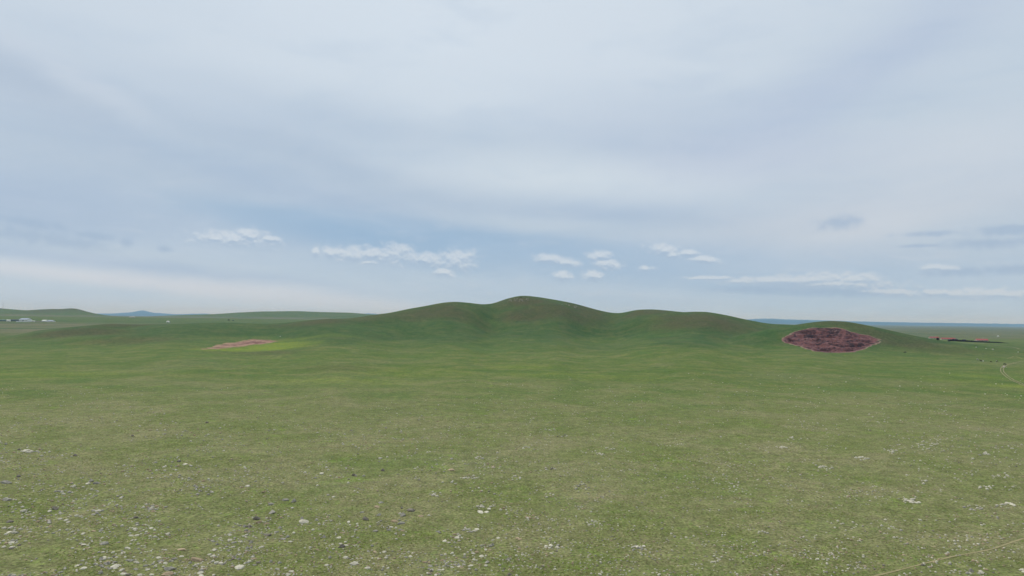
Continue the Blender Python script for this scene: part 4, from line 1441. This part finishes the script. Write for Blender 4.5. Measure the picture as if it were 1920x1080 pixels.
# the long dark bank of stacked fuel in front of them
def bank():
    A = at_many([1757, 1780, 1800, 1825, 1850, 1875, 1891], [637.8, 639.4, 640.4, 641.4, 642.4, 643.1, 643.4])
    hs = np.interp(np.linspace(0, 1, 140), [0, .25, .5, .8, 1.0], [3.2, 3.2, 2.6, 2.0, 0.3])
    tt = np.linspace(0, 6, 140)
    X = np.interp(tt, range(7), A[:, 0]); Y = np.interp(tt, range(7), A[:, 1])
    Z = H(X, Y)
    vs, fs = [], []
    for k in range(140):
        h = hs[k] * (1 + 0.15 * random.uniform(-1, 1))
        for (dy, z) in ((-1.3, -.3), (-0.9, h * .8), (-.3, h), (.4, h * .95), (1.0, h * .7), (1.4, -.3)):
            vs.append((X[k], Y[k] + dy, Z[k] + z))
        if k:
            for j in range(5):
                a = (k - 1) * 6 + j
                fs.append((a, a + 1, a + 7, a + 6))
    fs.append(tuple(range(6))); fs.append(tuple(139 * 6 + j for j in range(6))[::-1])
    o = link_mesh('dung_wall', mesh_from('dung_wall', vs, fs, M_dark))
    tag(o, 'long low black wall running in front of the red-roofed farm', 'wall')


bank()

# ---- utility poles across the far right plain
pole_src = None
pp = [(1720, 626.5), (1743, 626.2), (1770, 626.4), (1800, 626.8), (1815, 627), (1829, 627.2), (1863, 628), (1868, 629), (1897, 629.5)]
ordn = ['first', 'second', 'third', 'fourth', 'fifth', 'sixth', 'seventh', 'eighth', 'ninth']
vs, fs = [], []
vv, ff = lathe([(0.22, -0.5), (0.2, 0), (0.12, 11.5), (0.01, 11.6)], 8)
pole_me = mesh_from('pole', vv, ff, M_conc, True)
vs, fs = [], []
box(vs, fs, -1.3, 1.3, -.2, -.1, 10.4, 10.6)
box(vs, fs, -1.2, -1.1, -.2, -.1, 10.6, 10.85); box(vs, fs, 1.1, 1.2, -.2, -.1, 10.6, 10.85)
arm_me = mesh_from('crossarm', vs, fs, M_steel)
for k, (a, b) in enumerate(pp):
    p = at(a, b)
    e = empty('utility_pole', (p[0], p[1], p[2]))
    tag(e, 'pale concrete utility pole, %s from the left in the far row' % ordn[k], 'utility pole', 'utility poles on the far right plain')
    link_mesh('pole', pole_me, e)
    link_mesh('crossarm', arm_me, e)


# ---- bushes on the far plain
def bush(p, r, label):
    rg = random.Random(int(p[0]))
    vs, fs = [], []
    for k in range(420):
        a = rg.uniform(0, 6.283); rr_ = r * rg.random() ** .6; z = rg.random() ** .7 * r * .9 * (1 - (rr_ / r) ** 2 * .7)
        c = Vector((math.cos(a) * rr_ * 1.3, math.sin(a) * rr_, z + .1))
        s_ = r * rg.uniform(.06, .13)
        u = Vector((rg.gauss(0, 1), rg.gauss(0, 1), rg.gauss(0, 1))).normalized(); v = u.orthogonal().normalized()
        n = len(vs)
        vs += [tuple(c + u * s_), tuple(c + v * s_ * .7), tuple(c - u * s_), tuple(c - v * s_ * .7)]
        fs.append((n, n + 1, n + 2, n + 3))
    m = simple_mat('bush_leaves', lin(52, 62, 40), 0.9, 0.2, 1.0)
    e = empty('bush', p)
    tag(e, label, 'bush')
    link_mesh('foliage', mesh_from('foliage', vs, fs, m), e)
    vs, fs = [], []
    for k in range(6):
        a = k * 1.05
        strut(vs, fs, (0, 0, -.2), (math.cos(a) * r * .7, math.sin(a) * r * .5, r * .6), .06)
    link_mesh('stem', mesh_from('stem', vs, fs, simple_mat('bush_wood', lin(70, 60, 50))), e)


bush(at(429, 600.8), 3.6, 'dark bush, left one of two below the long middle hill')
bush(at(437, 601.4), 2.6, 'lower dark bush, right one of two below the middle hill')
bush(at(977, 558.0), 1.3, 'dark scrubby bump on the very top of the highest hill')


# ------------------------------------------------------------------ cattle
def cow_mesh():
    me = bpy.data.meshes.new('cow_skeleton')
    J = {
        'pel': (-0.65, 0, 1.18, .30, .36), 'belly': (-0.1, 0, 1.08, .36, .40), 'chest': (0.42, 0, 1.10, .31, .40), 'neck': (0.78, 0, 1.12, .19, .26),
        'nk2': (1.02, 0, .95, .14, .20), 'head': (1.18, 0, .72, .13, .16), 'nose': (1.30, 0, .46, .085, .10),
        'rump': (-0.92, 0, 1.20, .20, .24), 't1': (-1.05, 0, 1.22, .045, .045), 't2': (-1.13, 0, .85, .03, .03), 't3': (-1.13, 0, .55, .05, .05),
        'earl': (1.08, .20, .88, .035, .05), 'earr': (1.08, -.20, .88, .035, .05),
    }
    E = [('pel', 'belly'), ('belly', 'chest'), ('chest', 'neck'), ('neck', 'nk2'), ('nk2', 'head'), ('head', 'nose'), ('pel', 'rump'), ('rump', 't1'), ('t1', 't2'), ('t2', 't3'),
         ('nk2', 'earl'), ('nk2', 'earr')]
    for s_, sg in (('l', 1), ('r', -1)):
        J['h1' + s_] = (-0.72, .20 * sg, .92, .17, .20); J['h2' + s_] = (-0.58, .23 * sg, .72, .11, .12); J['h3' + s_] = (-0.82, .23 * sg, .48, .065, .075)
        J['h4' + s_] = (-0.76, .23 * sg, .14, .045, .05); J['h5' + s_] = (-0.70, .23 * sg, .03, .06, .07)
        J['f1' + s_] = (0.48, .18 * sg, .85, .13, .16); J['f2' + s_] = (0.45, .21 * sg, .48, .065, .07); J['f3' + s_] = (0.45, .21 * sg, .14, .045, .05); J['f4' + s_] = (0.49, .21 * sg, .03, .06, .065)
        E += [('pel', 'h1' + s_), ('h1' + s_, 'h2' + s_), ('h2' + s_, 'h3' + s_), ('h3' + s_, 'h4' + s_), ('h4' + s_, 'h5' + s_),
              ('chest', 'f1' + s_), ('f1' + s_, 'f2' + s_), ('f2' + s_, 'f3' + s_), ('f3' + s_, 'f4' + s_)]
    keys = list(J)
    me.from_pydata([J[k][:3] for k in keys], [(keys.index(a), keys.index(b)) for a, b in E], [])
    o = bpy.data.objects.new('tmp', me)
    sc.collection.objects.link(o)
    md = o.modifiers.new('skin', 'SKIN')
    for i, k in enumerate(keys):
        me.skin_vertices[0].data[i].radius = J[k][3:5]
        me.skin_vertices[0].data[i].use_root = (k == 'pel')
    ss = o.modifiers.new('sub', 'SUBSURF'); ss.levels = 2; ss.render_levels = 2
    dg = bpy.context.evaluated_depsgraph_get()
    out = bpy.data.meshes.new_from_object(o.evaluated_get(dg))
    bpy.data.objects.remove(o)
    out.shade_smooth()
    return out


def coat(name, c1, c2, thr):
    m = bpy.data.materials.new(name)
    m.use_nodes = True
    g = NT(m.node_tree)
    bs = g.n['Principled BSDF']
    pos = g.node('ShaderNodeTexCoord').outputs['Object']
    n = g.noise(pos, 1.1, 2, 0.5)
    g.set(bs.inputs['Base Color'], g.mix(g.ramp(n, thr - .02, thr + .02), c1, c2))
    bs.inputs['Roughness'].default_value = 0.8
    return m


blk, wht, brn, tan = lin(16, 14, 14), lin(222, 216, 208), lin(62, 36, 30), lin(190, 165, 145)
CO = {'black': coat('black_coat', blk, blk, .5), 'black_white': coat('black_white_coat', blk, wht, .52), 'white': coat('white_coat', wht, wht, .5),
      'brown': coat('brown_coat', brn, brn, .5), 'tan_white': coat('tan_white_coat', wht, tan, .5), 'pied': coat('grey_pied_coat', lin(110, 105, 100), wht, .5)}
cow0 = cow_mesh()
cow0.name = 'cow'
COWM = {}
for k in CO:
    c = cow0.copy(); c.materials.clear(); c.materials.append(CO[k]); COWM[k] = c
hv, hf = [], []
for sg in (1, -1):
    strut(hv, hf, (1.06, .10 * sg, 1.0), (1.08, .24 * sg, 1.10), .03)
    strut(hv, hf, (1.08, .24 * sg, 1.10), (1.12, .26 * sg, 1.26), .02)
horn_me = mesh_from('horns', hv, hf, M_cream)


def cow(px, py, wpx, coatk, rz, label):
    p = at(px, py)
    s_ = min(max(wpx * p[1] / F_PX / 2.4, .55), 1.25)
    e = empty('cow', (p[0], p[1], p[2]), rz)
    e.scale = (s_,) * 3
    tag(e, label, 'cow', 'grazing cattle')
    link_mesh('body', COWM[coatk], e)
    link_mesh('horns', horn_me, e)


cow(1697, 662.3, 5.0, 'black', R(150), 'black cow grazing alone to the right of the red pit')
cow(1833, 675.6, 4.6, 'pied', R(10), 'pale grey pied cow at the left of the grazing row')
cow(1839, 678.0, 4.4, 'brown', R(170), 'dark brown cow close beside the white cow')
cow(1843.5, 678.2, 4.4, 'white', R(40), 'bright white cow right of the dark brown one')
cow(1858, 679.4, 3.6, 'brown', R(0), 'small dark brown cow between the white cow and the black and white one')
cow(1869, 679.0, 4.6, 'black_white', R(20), 'black cow with white patches, middle of the row')
cow(1884, 684.6, 5.2, 'black', R(-50), 'black cow standing above the bend of the dirt track')
cow(1882.5, 690.2, 6.4, 'tan_white', R(-30), 'white and tan cow on the bend of the dirt track')
cow(1861.5, 656.4, 3.4, 'white', R(-35), 'white cow farther up, below the black wall')


def sheep_mesh():
    me = bpy.data.meshes.new('sheep_skeleton')
    J = {'a': (-.38, 0, .62, .22, .24), 'b': (0, 0, .62, .26, .27), 'c': (.34, 0, .64, .21, .23), 'n': (.55, 0, .66, .11, .13), 'h': (.70, 0, .58, .08, .09), 'm': (.80, 0, .46, .05, .055), 't': (-.58, 0, .55, .06, .08)}
    E = [('a', 'b'), ('b', 'c'), ('c', 'n'), ('n', 'h'), ('h', 'm'), ('a', 't')]
    for s_, sg in (('l', 1), ('r', -1)):
        J['p' + s_] = (-.40, .13 * sg, .40, .09, .10); J['q' + s_] = (-.46, .13 * sg, .22, .035, .04); J['u' + s_] = (-.42, .13 * sg, .02, .03, .035)
        J['v' + s_] = (.32, .12 * sg, .40, .07, .08); J['w' + s_] = (.31, .12 * sg, .2, .032, .035); J['x' + s_] = (.33, .12 * sg, .02, .03, .035)
        E += [('a', 'p' + s_), ('p' + s_, 'q' + s_), ('q' + s_, 'u' + s_), ('c', 'v' + s_), ('v' + s_, 'w' + s_), ('w' + s_, 'x' + s_)]
    keys = list(J)
    me.from_pydata([J[k][:3] for k in keys], [(keys.index(a), keys.index(b)) for a, b in E], [])
    o = bpy.data.objects.new('tmp', me)
    sc.collection.objects.link(o)
    o.modifiers.new('skin', 'SKIN')
    for i, k in enumerate(keys):
        me.skin_vertices[0].data[i].radius = J[k][3:5]
        me.skin_vertices[0].data[i].use_root = (k == 'b')
    ss = o.modifiers.new('sub', 'SUBSURF'); ss.levels = 2; ss.render_levels = 2
    dg = bpy.context.evaluated_depsgraph_get()
    out = bpy.data.meshes.new_from_object(o.evaluated_get(dg))
    bpy.data.objects.remove(o)
    out.materials.clear(); out.materials.append(CO['white'])
    out.shade_smooth()
    out.name = 'sheep'
    return out


shm = sheep_mesh()
for (a, b, rz, lb) in [(1849, 654.6, 20, 'white sheep left of the far white cow below the black wall'), (1830.5, 652.2, 160, 'faint pale sheep nearest the black wall, leftmost of the far animals'),
                       (1909, 661.2, 200, 'pale sheep alone between the two dirt tracks'), (525.5, 632.0, 10, 'tiny white sheep above the left bare red patch')]:
    p = at(a, b)
    o = link_mesh('sheep', shm)
    o.location = p
    o.rotation_euler = (0, 0, R(rz))
    o.scale = (1.15,) * 3
    tag(o, lb, 'sheep', 'sheep on the grassland')


# ------------------------------------------------------------------ the air
def haze():
    vs, fs = [], []
    box(vs, fs, -RMAX - 900, RMAX + 900, -RMAX - 900, RMAX + 900, float(GZ.min()) - 2.0, 360.0)
    m = bpy.data.materials.new('haze_air')
    m.use_nodes = True
    m.node_tree.nodes.clear()
    v = m.node_tree.nodes.new('ShaderNodeVolumePrincipled')
    v.inputs['Color'].default_value = (0.30, 0.60, 1.0, 1)
    v.inputs['Absorption Color'].default_value = (1, 1, 1, 1)
    v.inputs['Density'].default_value = 3.9e-5
    v.inputs['Anisotropy'].default_value = 0.0
    o_ = m.node_tree.nodes.new('ShaderNodeOutputMaterial')
    m.node_tree.links.new(v.outputs[0], o_.inputs['Volume'])
    m.cycles.homogeneous_volume = True
    o = link_mesh('haze', mesh_from('haze', vs, fs, m))
    tag(o, kind='stuff')


haze()
